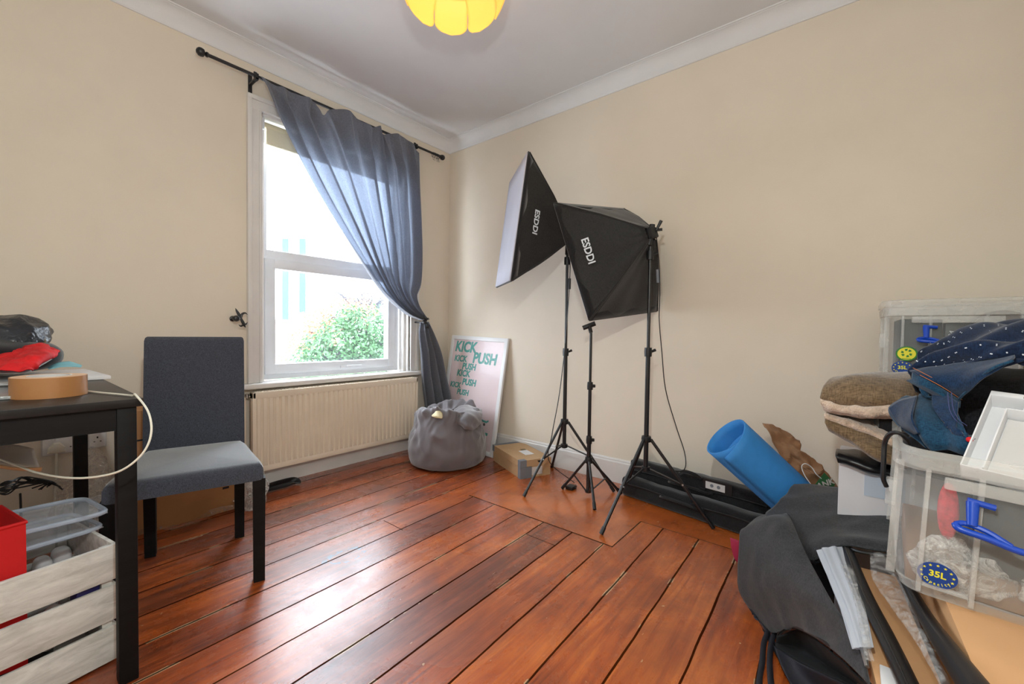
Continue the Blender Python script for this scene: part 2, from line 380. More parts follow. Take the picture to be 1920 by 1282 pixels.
def patch(rows, nu=24, nv=24, amp=0, sc=8, fold=None, seed=0):
    g = [crow([V(p) for p in r], nu) for r in rows]
    cols = [crow([g[i][j] for i in range(len(g))], nv) for j in range(nu+1)]
    pts = [[cols[j][i] for j in range(nu+1)] for i in range(nv+1)]
    if amp or fold:
        out = []
        for i in range(nv+1):
            row = []
            for j in range(nu+1):
                a = pts[min(i+1, nv)][j]-pts[max(i-1, 0)][j]; b = pts[i][min(j+1, nu)]-pts[i][max(j-1, 0)]
                nn = a.cross(b); nn = nn.normalized() if nn.length > 1e-9 else V((0, 0, 1))
                p = pts[i][j]; d = 0
                if amp: d += amp*(1-2*abs(noise.noise(p*sc+V((seed, 0, 0)))))*.8+amp*.4*noise.noise(p*sc*2.7+V((0, seed, 0)))
                if fold: d += fold(i/nv, j/nu)
                row.append(p+nn*d)
            out.append(row)
        pts = out
    return pts
def P(rows): return [[px(*q) for q in r] for r in rows]
def blob(c, rad, e=2.6, nu=40, nv=24, amp=0, sc=6, rot=0, seed=0, flat=None, tilt=None):
    c = V(c); pts = []
    for i in range(nv+1):
        th = -math.pi/2+math.pi*i/nv; row = []
        for j in range(nu):
            ph = 2*math.pi*j/nu
            f = lambda x: math.copysign(abs(x)**(2/e), x)
            p = V((rad[0]*f(math.cos(th))*f(math.cos(ph)), rad[1]*f(math.cos(th))*f(math.sin(ph)), rad[2]*f(math.sin(th))))
            d = p.normalized()
            if amp: p += d*amp*((1-2*abs(noise.noise(p*sc+V((seed, 3, 0)))))+.5*noise.noise(p*sc*2.3+V((seed, 0, 0))))
            if flat is not None: p.z = max(p.z, flat)
            if tilt: p.rotate(Euler(tilt))
            p.rotate(Euler((0, 0, rot))); row.append(c+p)
        pts.append(row)
    return MB().grid(pts, True)
def text(s, size, o, xd, yd, name, m, parent, ext=.0008, bold=0, align='CENTER', shear=0, sx=1):
    cu = bpy.data.curves.new(name, 'FONT'); cu.body = s; cu.size = size; cu.extrude = ext; cu.offset = bold; cu.align_x = align; cu.align_y = 'CENTER'; cu.shear = shear
    cu.resolution_u = 3
    to = bpy.data.objects.new('tmp', cu); S.collection.objects.link(to)
    dg = bpy.context.evaluated_depsgraph_get(); me = bpy.data.meshes.new_from_object(to.evaluated_get(dg))
    bpy.data.objects.remove(to); bpy.data.curves.remove(cu)
    xd, yd = V(xd).normalized(), V(yd).normalized(); zd = xd.cross(yd)
    mt = Matrix.Translation(V(o)) @ Matrix((xd, yd, zd)).transposed().to_4x4() @ Matrix.Diagonal((sx, 1, 1, 1))
    b = MB(); b.bm.from_mesh(me); bpy.data.meshes.remove(me); bmesh.ops.transform(b.bm, matrix=mt, verts=b.bm.verts)
    return b.build(name, m, parent, smooth=False)
def rel(o0, b):   # convenience: nothing, keeps world coordinates
    return b
X3, Y3, Z3 = V((1, 0, 0)), V((0, 1, 0)), V((0, 0, 1))

# ------------------------------------------------------------------ room shell
RX1, RY0, CH = 3.43, -3.6, 2.70
WY0, WY1, WZ0, WZ1 = -1.575, -.44, .66, 2.34       # window opening
T = .28
struct(MB().box((-T, RY0-.1, -.1), (RX1+.1, .1, 0)).build('floor', 'floor', smooth=False, origin=(0, 0, 0)))
struct(MB().box((-T, RY0-.1, CH), (RX1+.1, .1, CH+.12)).build('ceiling', 'ceil', smooth=False, origin=(0, 0, 0)))
b = MB(); b.box((-T, RY0, 0), (0, WY0, CH)); b.box((-T, WY1, 0), (0, 0, CH)); b.box((-T, WY0, 0), (0, WY1, WZ0-.03)); b.box((-T, WY0, WZ1), (0, WY1, CH))
struct(b.build('wall_left', 'wall', smooth=False, origin=(0, 0, 0)))
struct(MB().box((-T, 0, 0), (RX1+.1, .1, CH)).build('wall_back', 'wall', smooth=False, origin=(0, 0, 0)))
struct(MB().box((RX1, RY0, 0), (RX1+.1, 0, CH)).build('wall_right', 'wall', smooth=False, origin=(0, 0, 0)))
struct(MB().box((-T, RY0-.1, 0), (RX1+.1, RY0, CH)).build('wall_front', 'wall', smooth=False, origin=(0, 0, 0)))
# skirting
def skirt(name, p0, p1, nrm):
    prof = [(0, 0), (.018, 0), (.018, .135), (.013, .142), (.013, .15), (.005, .158), (0, .158)]
    pts = [[V(p)+V(nrm)*a+Z3*z for a, z in prof] for p in (p0, p1)]
    b = MB(); b.grid(pts); b.poly(pts[0]); b.poly(pts[1]); struct(b.build(name, 'trim', angle=20))
skirt('baseboard_back', (0, 0, 0), (RX1, 0, 0), (0, -1, 0))
skirt('baseboard_left', (0, RY0, 0), (0, 0, 0), (1, 0, 0))
skirt('baseboard_right', (RX1, RY0, 0), (RX1, 0, 0), (-1, 0, 0))
# cornice, coved, one mitred run along each wall
def cornice(name, axis):
    zb = 2.608; cv = [(0, zb), (.006, zb), (.010, zb+.006)]
    for k in range(9):
        a = math.pi/2*k/8; cv.append((.010+.062*(1-math.cos(a)), zb+.006+.078*math.sin(a)))
    cv += [(.074, zb+.086), (.086, zb+.086), (.086, CH), (0, CH)]
    rows = []
    for t in (0, 1):
        row = []
        for d, z in cv:
            if axis == 'left': row.append(V((d, -d if t else RY0, z)))
            elif axis == 'back': row.append(V((d if not t else RX1-d, -d, z)))
            else: row.append(V((RX1-d, RY0 if not t else -d, z)))
        rows.append(row)
    b = MB(); b.grid(rows); b.poly(rows[0]); b.poly(rows[1]); struct(b.build(name, 'cornice', angle=25))
cornice('trim_1', 'left'); cornice('trim_2', 'back'); cornice('trim_3', 'right')

# ------------------------------------------------------------------ window
win = bpy.data.objects.new('window_1', None); S.collection.objects.link(win); OFF['window_1'] = V((0, -1, WZ0)); win.location = OFF['window_1']
win['kind'] = 'structure'
b = MB()   # architrave: stepped boards round the opening
for (d0, d1, xx) in ((0, .078, .016), (.056, .080, .030), (0, .014, .024)):
    b.box((0, WY0-d1, WZ0), (xx, WY0-d0, WZ1+d1), .003)
    b.box((0, WY1+d0, WZ0), (xx, WY1+d1, WZ1+d1), .003)
    b.box((0, WY0-d1+.001, WZ1+d0), (xx+.0012, WY1+d1-.001, WZ1+d1+.001), .003)
b.build('architrave', 'trim', win)
b = MB(); b.box((-T, WY0, WZ0), (0, WY0+.012, WZ1)); b.box((-T, WY1-.012, WZ0), (0, WY1, WZ1)); b.box((-T, WY0, WZ1-.012), (0, WY1, WZ1))
b.box((-.09, WY1-.035, WZ0), (-.03, WY1-.012, WZ1)); b.box((-.06, WY0+.012, WZ0), (-.03, WY0+.03, WZ1))
b.build('reveal_lining', 'trim', win)
FX0, FX1 = -.16, -.10; FY0, FY1 = WY0+.012, WY1-.035; FZ0, FZ1 = WZ0+.002, WZ1-.012
b = MB(); q = .062
b.box((FX0, FY0, FZ0), (FX1, FY0+q, FZ1), .006); b.box((FX0, FY1-q, FZ0), (FX1, FY1, FZ1), .006)
b.box((FX0+.001, FY0+q-.008, FZ0), (FX1-.001, FY1-q+.008, FZ0+.05), .004); b.box((FX0+.001, FY0+q-.008, FZ1-q), (FX1-.001, FY1-q+.008, FZ1), .004)
b.box((FX0+.001, FY0+q-.008, 1.455), (FX1-.001, FY1-q+.008, 1.518), .004)
b.build('window_frame', 'upvc', win)
b = MB(); s0, s1, t0, t1 = FY0+q-.018, FY1-q+.018, FZ0+.035, 1.462; q2 = .066; xx = FX1+.012
b.box((FX0+.01, s0, t0), (xx, s0+q2, t1), .007); b.box((FX0+.01, s1-q2, t0), (xx, s1, t1), .007)
b.box((FX0+.011, s0+q2-.008, t0), (xx-.001, s1-q2+.008, t0+q2), .004); b.box((FX0+.011, s0+q2-.008, t1-q2), (xx-.001, s1-q2+.008, t1), .004)
sash = b.build('sash', 'upvc', win)
yc = hit(655, 690, 0, -.08).y
b = MB(); b.box((xx, yc-.07, t0+.012), (xx+.012, yc+.01, t0+.034), .004); b.box((xx+.008, yc-.02, t0+.02), (xx+.022, yc+.10, t0+.034), .005); b.build('handle', 'upvc', sash)
MB().box((-.135, s0+.03, t0+.03), (-.129, s1-.03, t1-.03)).build('window_pane', 'glass', win, smooth=False)
MB().box((-.135, FY0+.03, 1.49), (-.129, FY1-.03, FZ1-.03)).build('window_pane', 'glass', win, smooth=False)
b = MB(); b.box((-.105, WY0-.12, WZ0-.034), (.062, WY1+.145, WZ0-.001), .012, seg=4); b.build('sill', 'trim', win)
# roller blind, rolled up
bl = thing('roller_blind', 'rolled-up cream roller blind at the top of the window behind the curtain', 'blind', (-.045, -1, 2.25))
MB().tube([(-.045, FY0+.02, 2.285), (-.045, FY1-.02, 2.285)], .024, 16).build('blind_roll', mat('cream_blind_fabric', (226, 216, 184), .8, var=.04), bl)
b = MB(); b.box((-.026, FY0+.03, 2.175), (-.022, FY1-.03, 2.27)); b.tube([(-.024, FY0+.03, 2.172), (-.024, FY1-.03, 2.172)], .008, 8); b.build('blind_hem', mat('cream_blind_cloth', (222, 214, 186), .8, var=.04), bl)
for ya in (FY0, FY1-.018): MB().box((-.075, ya, 2.25), (-.012, ya+.018, 2.325), .008).build('end_bracket', 'white', bl)
MB().tube([(-.012, FY0+.012, 2.26), (-.012, FY0+.014, 2.17)], .002, 6).build('cord', 'white', bl)

# ------------------------------------------------------------------ outside the window
def building():
    t = thing('tower_block', 'white tower block with two tall blue window strips seen through the window', 'building', px(560, 700, 60))
    c0 = px(500, 452, 60); 
    ex = -RX; ex = V((RX.x, RX.y, 0)).normalized(); ey = V((FW.x, FW.y, 0)).normalized()
    o = px(518, 462, 60); o.z = -6; top = px(518, 430, 60).z
    MB().frame_box(o, ex, ey, Z3, 6.0, 8, top+6).build('wall', 'bwhite', t, smooth=False)
    for xa in (535, 567):
        q_ = px(xa, 500, 60); q_.z = px(xa, 600, 60).z
        MB().frame_box(q_-ex*.4-ey*.12, ex, ey, Z3, .85, .1, px(xa, 448, 60).z-q_.z).build('glazing', 'bglass', t, smooth=False)
building()
t = thing('garden_house', 'low pale brick house with dark roof line behind the trees', 'building', px(545, 700, 26))
o = px(470, 700, 26); o.z = -4; ex = V((RX.x, RX.y, 0)).normalized(); ey = V((FW.x, FW.y, 0)).normalized()
MB().frame_box(o, ex, ey, Z3, 3.1, 5, px(545, 602, 26).z+4).build('wall', 'brick', t, smooth=False)
o2 = px(470, 602, 26)
MB().frame_box(o2-ex*.1-ey*.2, ex, ey, Z3, 3.35, 5.4, .12).build('roof', 'khaki', t, smooth=False)
MB().frame_box(px(548, 602, 26), ex, ey, Z3, .5, .6, .55).build('chimney', 'brick', t, smooth=False)
def tree(name, label, cs, m, n, leaf, trunk, seed):
    rnd = random.Random(seed); t = thing(name, label, 'tree', (trunk[0], trunk[1], -4)); b = MB(); bm = b.bm
    tot = sum(r**2 for _, r in cs)
    for c, r in cs:
        for k in range(int(n*r*r/tot)):
            d = V((rnd.gauss(0, 1), rnd.gauss(0, 1), rnd.gauss(0, 1))).normalized()
            p = c+d*r*(rnd.uniform(.55, 1.0))*(1+.22*noise.noise(d*3+c))
            a = (d+V((rnd.uniform(-1, 1), rnd.uniform(-1, 1), rnd.uniform(-.3, 1)))).normalized(); u = a.orthogonal().normalized(); u.rotate(Matrix.Rotation(rnd.uniform(0, 6.28), 3, a)); v = a.cross(u); L = leaf*rnd.uniform(.7, 1.4)
            vs = [bm.verts.new(p-u*L*.5), bm.verts.new(p+v*L*.28+a*L*.06), bm.verts.new(p+u*L*.5), bm.verts.new(p-v*L*.28+a*L*.06)]
            bm.faces.new(vs)
    b.build('foliage', m, t, smooth=False)
    b = MB(); c, r = cs[0]
    b.tube([(trunk[0], trunk[1], -4), (trunk[0], trunk[1], c.z-r*.5), c], [.14, .12, .05], 8)
    for cc, r in cs[1:]: b.tube([(trunk[0], trunk[1], c.z-r*.6), (cc+c)/2, cc], [.06, .05, .02], 6)
    b.build('trunk', 'bark', t)
d = 8.0
cs = [(px(640, 650, d), .62), (px(690, 620, d), .55), (px(600, 660, d), .42), (px(575, 690, d), .45), (px(690, 690, d), .6), (px(545, 720, d), .4), (px(655, 600, d), .33), (px(740, 650, d+.3), .8), (px(640, 740, d), .9), (px(800, 620, d+.5), .9)]
tree('laurel_tree', 'bushy bright green evergreen tree filling the lower window pane', cs, 'leaf', 15000, .075, px(660, 700, d), 3)
d = 14.0
cs = [(px(600, 605, d), .6), (px(640, 590, d), .7), (px(570, 640, d), .6), (px(680, 590, d), .6), (px(545, 680, d), .6), (px(620, 640, d), .8)]
tree('autumn_tree', 'orange-brown autumn tree behind the green evergreen outside the window', cs, 'leaf2', 7000, .075, px(610, 690, d), 5)
t = thing('bare_tree', 'bare twiggy tree against the sky above the evergreen outside', 'tree', (px(690, 640, 18).x, px(690, 640, 18).y, -4))
b = MB(); rnd = random.Random(4); base = px(690, 600, 18)
b.tube([(base.x, base.y, -4), base], [.2, .1], 6)
for k in range(150):
    a = px(rnd.uniform(600, 740), rnd.uniform(535, 570), 18+rnd.uniform(-1, 1)); s_ = base+(a-base)*rnd.uniform(0, .45); mid = s_.lerp(a, .5)+V((0, rnd.uniform(-.2, .2), rnd.uniform(.05, .25)))
    b.tube([s_, mid, a], [.018, .012, .004], 4)
b.build('branches', 'bark', t)

# ------------------------------------------------------------------ curtain rod, curtain, holdbacks
ZR, XR = 2.497, .10
rod = thing('curtain_rod', 'black metal curtain rod with ball finials above the window', 'curtain rod', (0, -1.04, ZR))
MB().tube([(XR, -1.885, ZR), (XR, -.20, ZR)], .0095, 12).build('pole', 'blackmetal', rod)
for s_, y in ((-1, -1.90), (1, -.185)):
    MB().lathe([(.004, -.03), (.013, -.026), (.014, -.018), (.008, -.013), (.020, -.006), (.023, .006), (.021, .017), (.012, .026), (.002, .029)], seg=16, mtx=Matrix.Translation((XR, y, ZR)) @ Matrix.Rotation(R(-90*s_), 4, 'X')).build('finial', 'blackmetal', rod)
for (bx, by) in ((478, 150), (660, 214), (777, 268)):
    y = hit(bx, by, 0, .08).y; b = MB()
    b.box((0, y-.011, ZR-.07), (.006, y+.011, ZR+.045), .002); b.box((0, y-.008, ZR-.022), (XR-.008, y+.008, ZR-.010), .002); b.box((XR-.018, y-.009, ZR-.022), (XR-.010, y+.009, ZR+.03), .002); b.box((XR+.009, y-.009, ZR-.024), (XR+.016, y+.009, ZR+.012), .002); b.box((XR-.018, y-.009, ZR-.024), (XR+.016, y+.009, ZR-.011), .002)
    b.build('wall_bracket', 'blackmetal', rod)
b = None
for i, y in enumerate((-.285, -.268, -.245, -.232, -.222)):
    pts = [(XR+.004*math.sin(i*2), y+.006*math.sin(a*1.0+i), ZR-.008+.0) for a in (0,)]
    ring = [V((XR+.017*math.cos(a), y+.005*math.sin(a+i), ZR-.008+.019*math.sin(a))) for a in [2*math.pi*k/16 for k in range(17)]]
    r_ = MB().tube(ring, .0016, 5, cap=False)
    r_.tube([(XR, y, ZR-.027), (XR+.003, y+.004, ZR-.05), (XR-.003, y+.008, ZR-.052)], .0014, 5)
    tag(r_.build('curtain_ring', 'blackmetal'), 'empty black curtain clip ring hanging at the corner end of the rod', 'curtain ring', 'spare rings on the curtain rod')

cur = thing('curtain', 'grey curtain pinned on the rod and swept aside to the right holdback', 'curtain', (.08, -.9, .45))
Lp = [(487, 143), (502, 175), (530, 235), (575, 325), (622, 405), (668, 478), (712, 545), (756, 586), (787, 600)]
Rp = [(787, 286), (789, 330), (793, 400), (795, 470), (792, 530), (783, 556), (786, 572), (795, 588), (803, 600)]
n1 = 64; m1 = 150
Lc = crow([hit(x, y, 0, .130) for x, y in Lp], n1); Rc = crow([hit(x, y, 0, .130) for x, y in Rp], n1)
rows = []
tops = [(487, 143), (520, 160), (560, 177), (590, 190), (606, 216), (622, 204), (655, 208), (672, 222), (698, 238), (712, 236), (718, 252), (740, 250), (765, 262), (787, 286)]
Tc = crow([hit(x, y, 0, .128) for x, y in tops], m1)
for i in range(n1+1):
    t = i/n1; row = []; tight = max(.12, 1-t*1.05); env = min(1, t*4+.25)
    for j in range(m1+1):
        u = j/m1
        uu = u+.012*math.sin(9*u+5*t)
        sag = math.sin(math.pi*u)*math.sin(math.pi*min(1, t))*.10
        p = Lc[i].lerp(Rc[i], u) - Z3*sag*.0
        # keep the pleated heading at the top
        wt = max(0, 1-t*7); p = p.lerp(Tc[j]+(p-Lc[0].lerp(Rc[0], u)), wt)
        ph = 2*math.pi*(9.5*uu+.35*math.sin(3.2*t+7*u))
        fd = (.026*tight+.014)*env*(math.sin(ph)+.45*math.sin(1.7*ph+1+3*t+2*u))
        fd += .012*noise.noise(V((u*5, t*3, 1)))
        hem = math.exp(-((u-.035)/.03)**2)*.022*min(1, t*3)
        p = p+X3*(fd+hem)+Y3*.012*tight*math.cos(ph)*env
        p.x = max(p.x, .118-.07*min(1, max(0, t*5-.3)))
        row.append(p)
    rows.append(row)
MB().grid(rows).build('drape', 'curtain', cur, angle=80)
Lp = [(787, 603), (783, 625), (785, 660), (786, 700), (789, 740), (792, 775)]
Rp = [(803, 603), (815, 630), (828, 665), (836, 700), (842, 730), (850, 770)]
Lc = crow([hit(x, y, 0, .085) for x, y in Lp], 44); Rc = crow([hit(x, y, 0, .11+.02*k) for k, (x, y) in enumerate(Rp)], 44); rows = []
for i in range(45):
    t = i/44; row = []
    for j in range(71):
        u = j/70; ph = 2*math.pi*(3.6*u+.2*math.sin(2*t))
        p = Lc[i].lerp(Rc[i], u); row.append(p+X3*((.016+.035*t)*math.sin(ph)+.02*t+.012*noise.noise(V((u*4, t*3, 9)))))
    rows.append(row)
MB().grid(rows).build('tail', 'curtain', cur, angle=80)
def holdback(y, z, label, flip, xo=0.):
    t = thing('curtain_holdback', label, 'curtain holdback', (0, y, z), 'black leaf curtain holdbacks beside the window')
    b = MB(); b.lathe([(.002, 0), (.016, 0), (.017, .004), (.007, .008), (.006, .085+xo), (.002, .087+xo)], seg=14, mtx=Matrix.Translation((0.0, y, z)) @ Matrix.Rotation(R(90), 4, 'Y')); b.build('stem', 'blackmetal', t)
    x = .09+xo; f = flip
    MB().lathe([(.001, -.018), (.012, -.014), (.018, -.004), (.018, .006), (.012, .015), (.001, .018)], seg=16, mtx=Matrix.Translation((x+.01, y-.012*f, z)) @ Matrix.Rotation(R(90), 4, 'Y')).build('ball', 'blackmetal', t)
    for pts, rr in (([(0, .012, 0), (0, .006, .022), (0, -.006, .045), (0, -.012, .060)], [.007, .009, .006, .001]),
                    ([(0, .014, .002), (0, .022, .026), (0, .038, .034), (0, .052, .024)], [.007, .007, .005, .001]),
                    ([(0, .016, 0), (0, .026, -.022), (0, .034, -.040), (0, .040, -.052)], [.007, .009, .008, .001]),
                    ([(0, .030, -.030), (0, .042, -.032), (0, .050, -.020)], [.005, .005, .001]),
                    ([(0, .030, -.034), (0, .016, -.044), (0, .004, -.036)], [.005, .005, .001])):
        pp = [V((x, y+f*a[1], z+a[2])) for a in pts]; MB().tube(smooth_path(pp, 10), [rr[min(int(k/10*(len(rr)-1)), len(rr)-2)]*(1-(k/10*(len(rr)-1)) % 1 if k < 10 else 0)+rr[min(int(k/10*(len(rr)-1)), len(rr)-2)+1]*((k/10*(len(rr)-1)) % 1 if k < 10 else 1) for k in range(11)], 8).build('leaf', 'blackmetal', t)
p = hit(446, 597, 0, .09); holdback(p.y, p.z, 'black leaf-shaped holdback left of the window, holding nothing', 1)
p = hit(796, 604, 0, .14); holdback(p.y, p.z, 'black leaf-shaped holdback right of the window, gripping the grey curtain', 1, .05)

# ------------------------------------------------------------------ radiator
rad = thing('radiator', 'cream ribbed panel radiator under the window sill', 'radiator', (.06, -1.03, .115))
y0, y1, z0, z1 = -1.655, -.415, .118, .612
b = MB(); n = 34; prof = []
rows = []
for zz, dd in ((z0+.035, 0), (z0+.05, 1), (z1-.055, 1), (z1-.04, 0)):
    row = []
    for k in range(n*6+1):
        y = y0+.02+(y1-y0-.04)*k/(n*6); ph = (k % 6)
        d_ = (-.006 if ph in (0, 5) or ph == 6 else .004) if 1 else 0
        row.append(V((.094+(d_ if dd else 0)+.000, y, zz)))
    rows.append(row)
b.grid(rows)
b.box((.045, y0, z0), (.096, y1, z0+.036), .006); b.box((.045, y0, z1-.042), (.096, y1, z1), .006)
b.box((.045, y0, z0), (.096, y0+.022, z1), .006); b.box((.045, y1-.022, z0), (.096, y1, z1), .006)
b.box((.045, y0, z0+.01), (.06, y1, z1-.01))
b.build('panel', 'rad', rad)
b = MB()
for k in range(60):
    y = y0+.03+k*(y1-y0-.06)/60; b.box((.052, y, z1-.001), (.088, y+.004, z1+.004))
b.build('top_grille', 'rad', rad, smooth=False)
for ya in (y0+.1, y1-.12): MB().box((.002, ya, z0+.1), (.046, ya+.02, z0+.35)).build('wall_bracket', 'rad', rad)
MB().tube([(.05, y0-.03, 0), (.05, y0-.03, .10), (.05, y0-.03, .58), (.05, y0+.01, .585)], .008, 8).build('pipe', 'rad', rad)
b = MB(); b.lathe([(.002, 0), (.014, 0), (.014, .02), (.008, .03), (.002, .03)], (.05, y0-.03, .075)); b.build('valve', 'silver', rad)
MB().lathe([(.002, 0), (.012, .002), (.012, .025), (.002, .027)], (.05, y0-.015, .575)).build('valve', 'silver', rad)

# ------------------------------------------------------------------ ceiling lamp
LC = V((1.52, -1.37, 0)); lamp = thing('pendant_lamp', 'glowing yellow scalloped petal shade hanging from the ceiling', 'ceiling lamp', (LC.x, LC.y, 2.42))
MB().lathe([(.002, 2.70), (.045, 2.70), (.045, 2.685), (.02, 2.67), (.002, 2.67)], (LC.x, LC.y, 0)).build('ceiling_rose', 'white', lamp)
MB().tube([(LC.x, LC.y, 2.672), (LC.x, LC.y, 2.60)], .003, 6).build('flex', 'white', lamp)
MB().lathe([(.002, 2.60), (.02, 2.60), (.02, 2.55), (.002, 2.55)], (LC.x, LC.y, 0)).build('bulb_holder', 'white', lamp)
MB().lathe([(.002, 2.55), (.014, 2.545), (.030, 2.515), (.030, 2.49), (.018, 2.468), (.002, 2.46)], (LC.x, LC.y, 0)).build('bulb', mat('warm_lit_bulb', (255, 240, 200), .4, var=0, emit=4), lamp)
def petal(ang, r0, zt, zb, wd, bulge):
    rows = []
    for i in range(17):
        t = i/16; z = zt+(zb-zt)*t; wf = math.sqrt(max(0, 1-max(0, (t-.62)/.38)**2.0)) if t > .62 else 1
        row = []
        for j in range(13):
            u = (j/12-.5)*wd*max(wf, .02); rr = r0-bulge*(1-math.cos(u*5))*1.3+.028*math.sin(math.pi*t)
            if t > .97: pass
            e_r = V((math.cos(ang), math.sin(ang), 0)); e_t = V((-math.sin(ang), math.cos(ang), 0))
            row.append(LC+e_r*rr+e_t*u*1.0+Z3*z)
        rows.append(row)
    MB().grid(rows).build('shade_petal', 'shade', lamp, thick=.003, angle=80)
a0 = math.atan2(.10, -.05)
for k in range(9): petal(R(100)+k*2*math.pi/9, .203, 2.585, 2.412, .156, .09)
b = MB(); b.lathe([(.198, 2.580), (.206, 2.580), (.206, 2.588), (.198, 2.588), (.198, 2.580)], (LC.x, LC.y, 0), 40)
for k in range(3):
    a = k*2.094; b.tube([(LC.x+.02*math.cos(a), LC.y+.02*math.sin(a), 2.584), (LC.x+.2*math.cos(a), LC.y+.2*math.sin(a), 2.584)], .002, 5)
b.build('shade_ring', 'silver', lamp)
# ------------------------------------------------------------------ poster leaning in the corner
def basis_obj(o, xd, yd):
    xd = V(xd).normalized(); yd = V(yd).normalized(); zd = xd.cross(yd).normalized(); return xd, yd, zd
TL, TR = V((.045, -.022, .965)), V((.735, -.022, .945)); BR_ = V((.678, -.165, .004))
pxd = (TR-TL).normalized(); pyd = (TR-BR_).normalized(); pyd = (pyd-pxd*pyd.dot(pxd)).normalized(); pzd = pxd.cross(pyd)
PW, PH = .66, .955; PO = TR-pxd*PW-pyd*PH
pos = thing('framed_poster', 'white framed pink poster with teal lettering leaning in the room corner', 'poster', (PO.x+.33, PO.y, 0))
b = MB(); fw = .034
def pbox(b, x0, y0, x1, y1, z0, z1, bev=.003): b.frame_box(PO+pxd*x0+pyd*y0+pzd*z0, pxd, pyd, pzd, x1-x0, y1-y0, z1-z0, bev)
pbox(b, 0, 0, fw, PH, -.022, 0); pbox(b, PW-fw, 0, PW, PH, -.022, 0); pbox(b, fw-.002, 0, PW-fw+.002, fw, -.0215, -.0005); pbox(b, fw-.002, PH-fw, PW-fw+.002, PH, -.0215, -.0005)
b.build('frame', 'white', pos)
b = MB(); pbox(b, fw, fw, PW-fw, PH-fw, -.016, -.012, 0); pap = b.build('print', 'pinkpaper', pos, smooth=False)
b = MB(); pbox(b, fw, fw, PW-fw, PH-fw, -.010, -.008, 0); b.build('glazing', mat('picture_glazing', (250, 250, 250), .03, var=0, alpha=.05, spec=.6), pos, smooth=False)
def pt_text(s, u, v, size): # u,v as fractions inside the frame, v from top
    text(s, size, PO+pxd*(PW*u)+pyd*(PH*(1-v))+pzd*(-.0115), pxd, pyd, 'lettering', 'teal', pap, .0006, .0040*size/.1, 'CENTER', .12, .90)
for s_, u, v, z in (('KICK', .275, .105, .126), ('PUSH', .640, .196, .126), ('KICK', .21, .214, .074), ('PUSH', .385, .280, .076), ('KICK', .30, .345, .078), ('PUSH', .425, .420, .076), ('KICK', .18, .458, .064), ('PUSH', .335, .516, .066), ('COAST', .54, .875, .135)):
    pt_text(s_, u, v, z)
b = MB(); o = PO+pxd*(PW*.70)+pyd*(PH*.275)-pzd*.0115
prof = [(-.10, .02), (-.075, .006), (.075, -.010), (.10, .004), (.095, .018), (.075, .006), (-.07, .024), (-.09, .034)]
b.poly([o+pxd*a+pyd*c for a, c in prof], pzd*.0006); b.build('skateboard_print', 'teal', pap, smooth=False)
for a, c in ((-.055, -.010), (.055, -.024)):
    MB().lathe([(.0001, 0), (.012, 0), (.012, .0006), (.0001, .0006)], seg=14, mtx=Matrix.Translation(o+pxd*a+pyd*c) @ Matrix((pxd, pyd, pzd)).transposed().to_4x4()).build('wheel_print', 'ink', pap, smooth=False)

# ------------------------------------------------------------------ bean bag
bb = thing('bean_bag', 'slumped grey fabric bean bag on the floor between radiator and poster', 'bean bag', (.44, -.36, 0))
C0 = V((.500, -.452, 0)); rows = []
prof = [(.03, .002), (.20, .002), (.268, .012), (.292, .045), (.298, .10), (.290, .17), (.270, .24), (.250, .30), (.236, .35), (.226, .395), (.210, .425), (.185, .432), (.155, .415), (.125, .39), (.095, .375), (.05, .37), (.004, .37)]
prof = crow([V((r*.965, z*.965, 0)) for r, z in prof], 90)
va_ = math.atan2(CAM.y-C0.y, CAM.x-C0.x)
for i, q_ in enumerate(prof):
    row = []
    for j in range(140):
        a = 2*math.pi*j/140; e = V((math.cos(a), math.sin(a), 0)); z = q_.y; r = q_.x; ra = a-va_
        up = max(0, min(1, (z-.10)/.30)); inn = 1 if r > .05 else r/.05
        p = C0+e*r+Z3*z
        n1 = 1-2*abs(noise.noise(V((e.x*2.6+z*5, e.y*2.6-z*3, z*5+1))))
        n2 = 1-2*abs(noise.noise(V((e.x*5.5-z*7, e.y*5.5, z*9+4))))
        d = .026*n1*(.25+up)+.006*n2*(.2+up)+.008*noise.noise(p*14)
        d -= .05*up*max(0, math.cos(ra*1.0-1.9))*0
        p += e*d*inn
        p.z += up*inn*(.030*math.sin(ra*2+2.4)+.026*noise.noise(V((e.x*3.2, e.y*3.2, 5)))+.010*n2)
        p.z = max(p.z, .002); p.y = min(p.y, -.205+.15*p.z); p.x = max(p.x, .125); row.append(p)
    rows.append(row)
MB().grid(rows, True).build('bag_body', 'beanbag', bb, angle=80)
MB().grid(patch(P([[(852, 768, 3.20), (868, 760, 3.24), (886, 762, 3.26), (903, 768, 3.26)], [(848, 780, 3.06), (866, 776, 3.02), (886, 777, 3.03), (904, 782, 3.10)], [(854, 790, 3.0), (868, 792, 2.945), (884, 797, 2.95), (898, 796, 3.03)], [(866, 799, 2.985), (876, 804, 2.94), (886, 806, 2.945), (895, 801, 3.0)]]), 30, 26, .010, 11, seed=2)).build('flap', 'beanbag', bb, thick=.004, angle=80)
tag(MB().grid(patch(P([[(812, 776, 2.93), (822, 768, 2.98), (830, 776, 2.96)], [(810, 780, 2.91), (820, 778, 2.90), (830, 782, 2.91)], [(818, 783, 2.90), (824, 784, 2.89), (829, 784, 2.90)]]), 8, 8, .004, 40)).build('crumpled_tissue', mat('cream_tissue', (222, 206, 166), .8, var=.05), thick=.002), 'small crumpled cream tissue lying in the top of the bean bag', 'tissue')

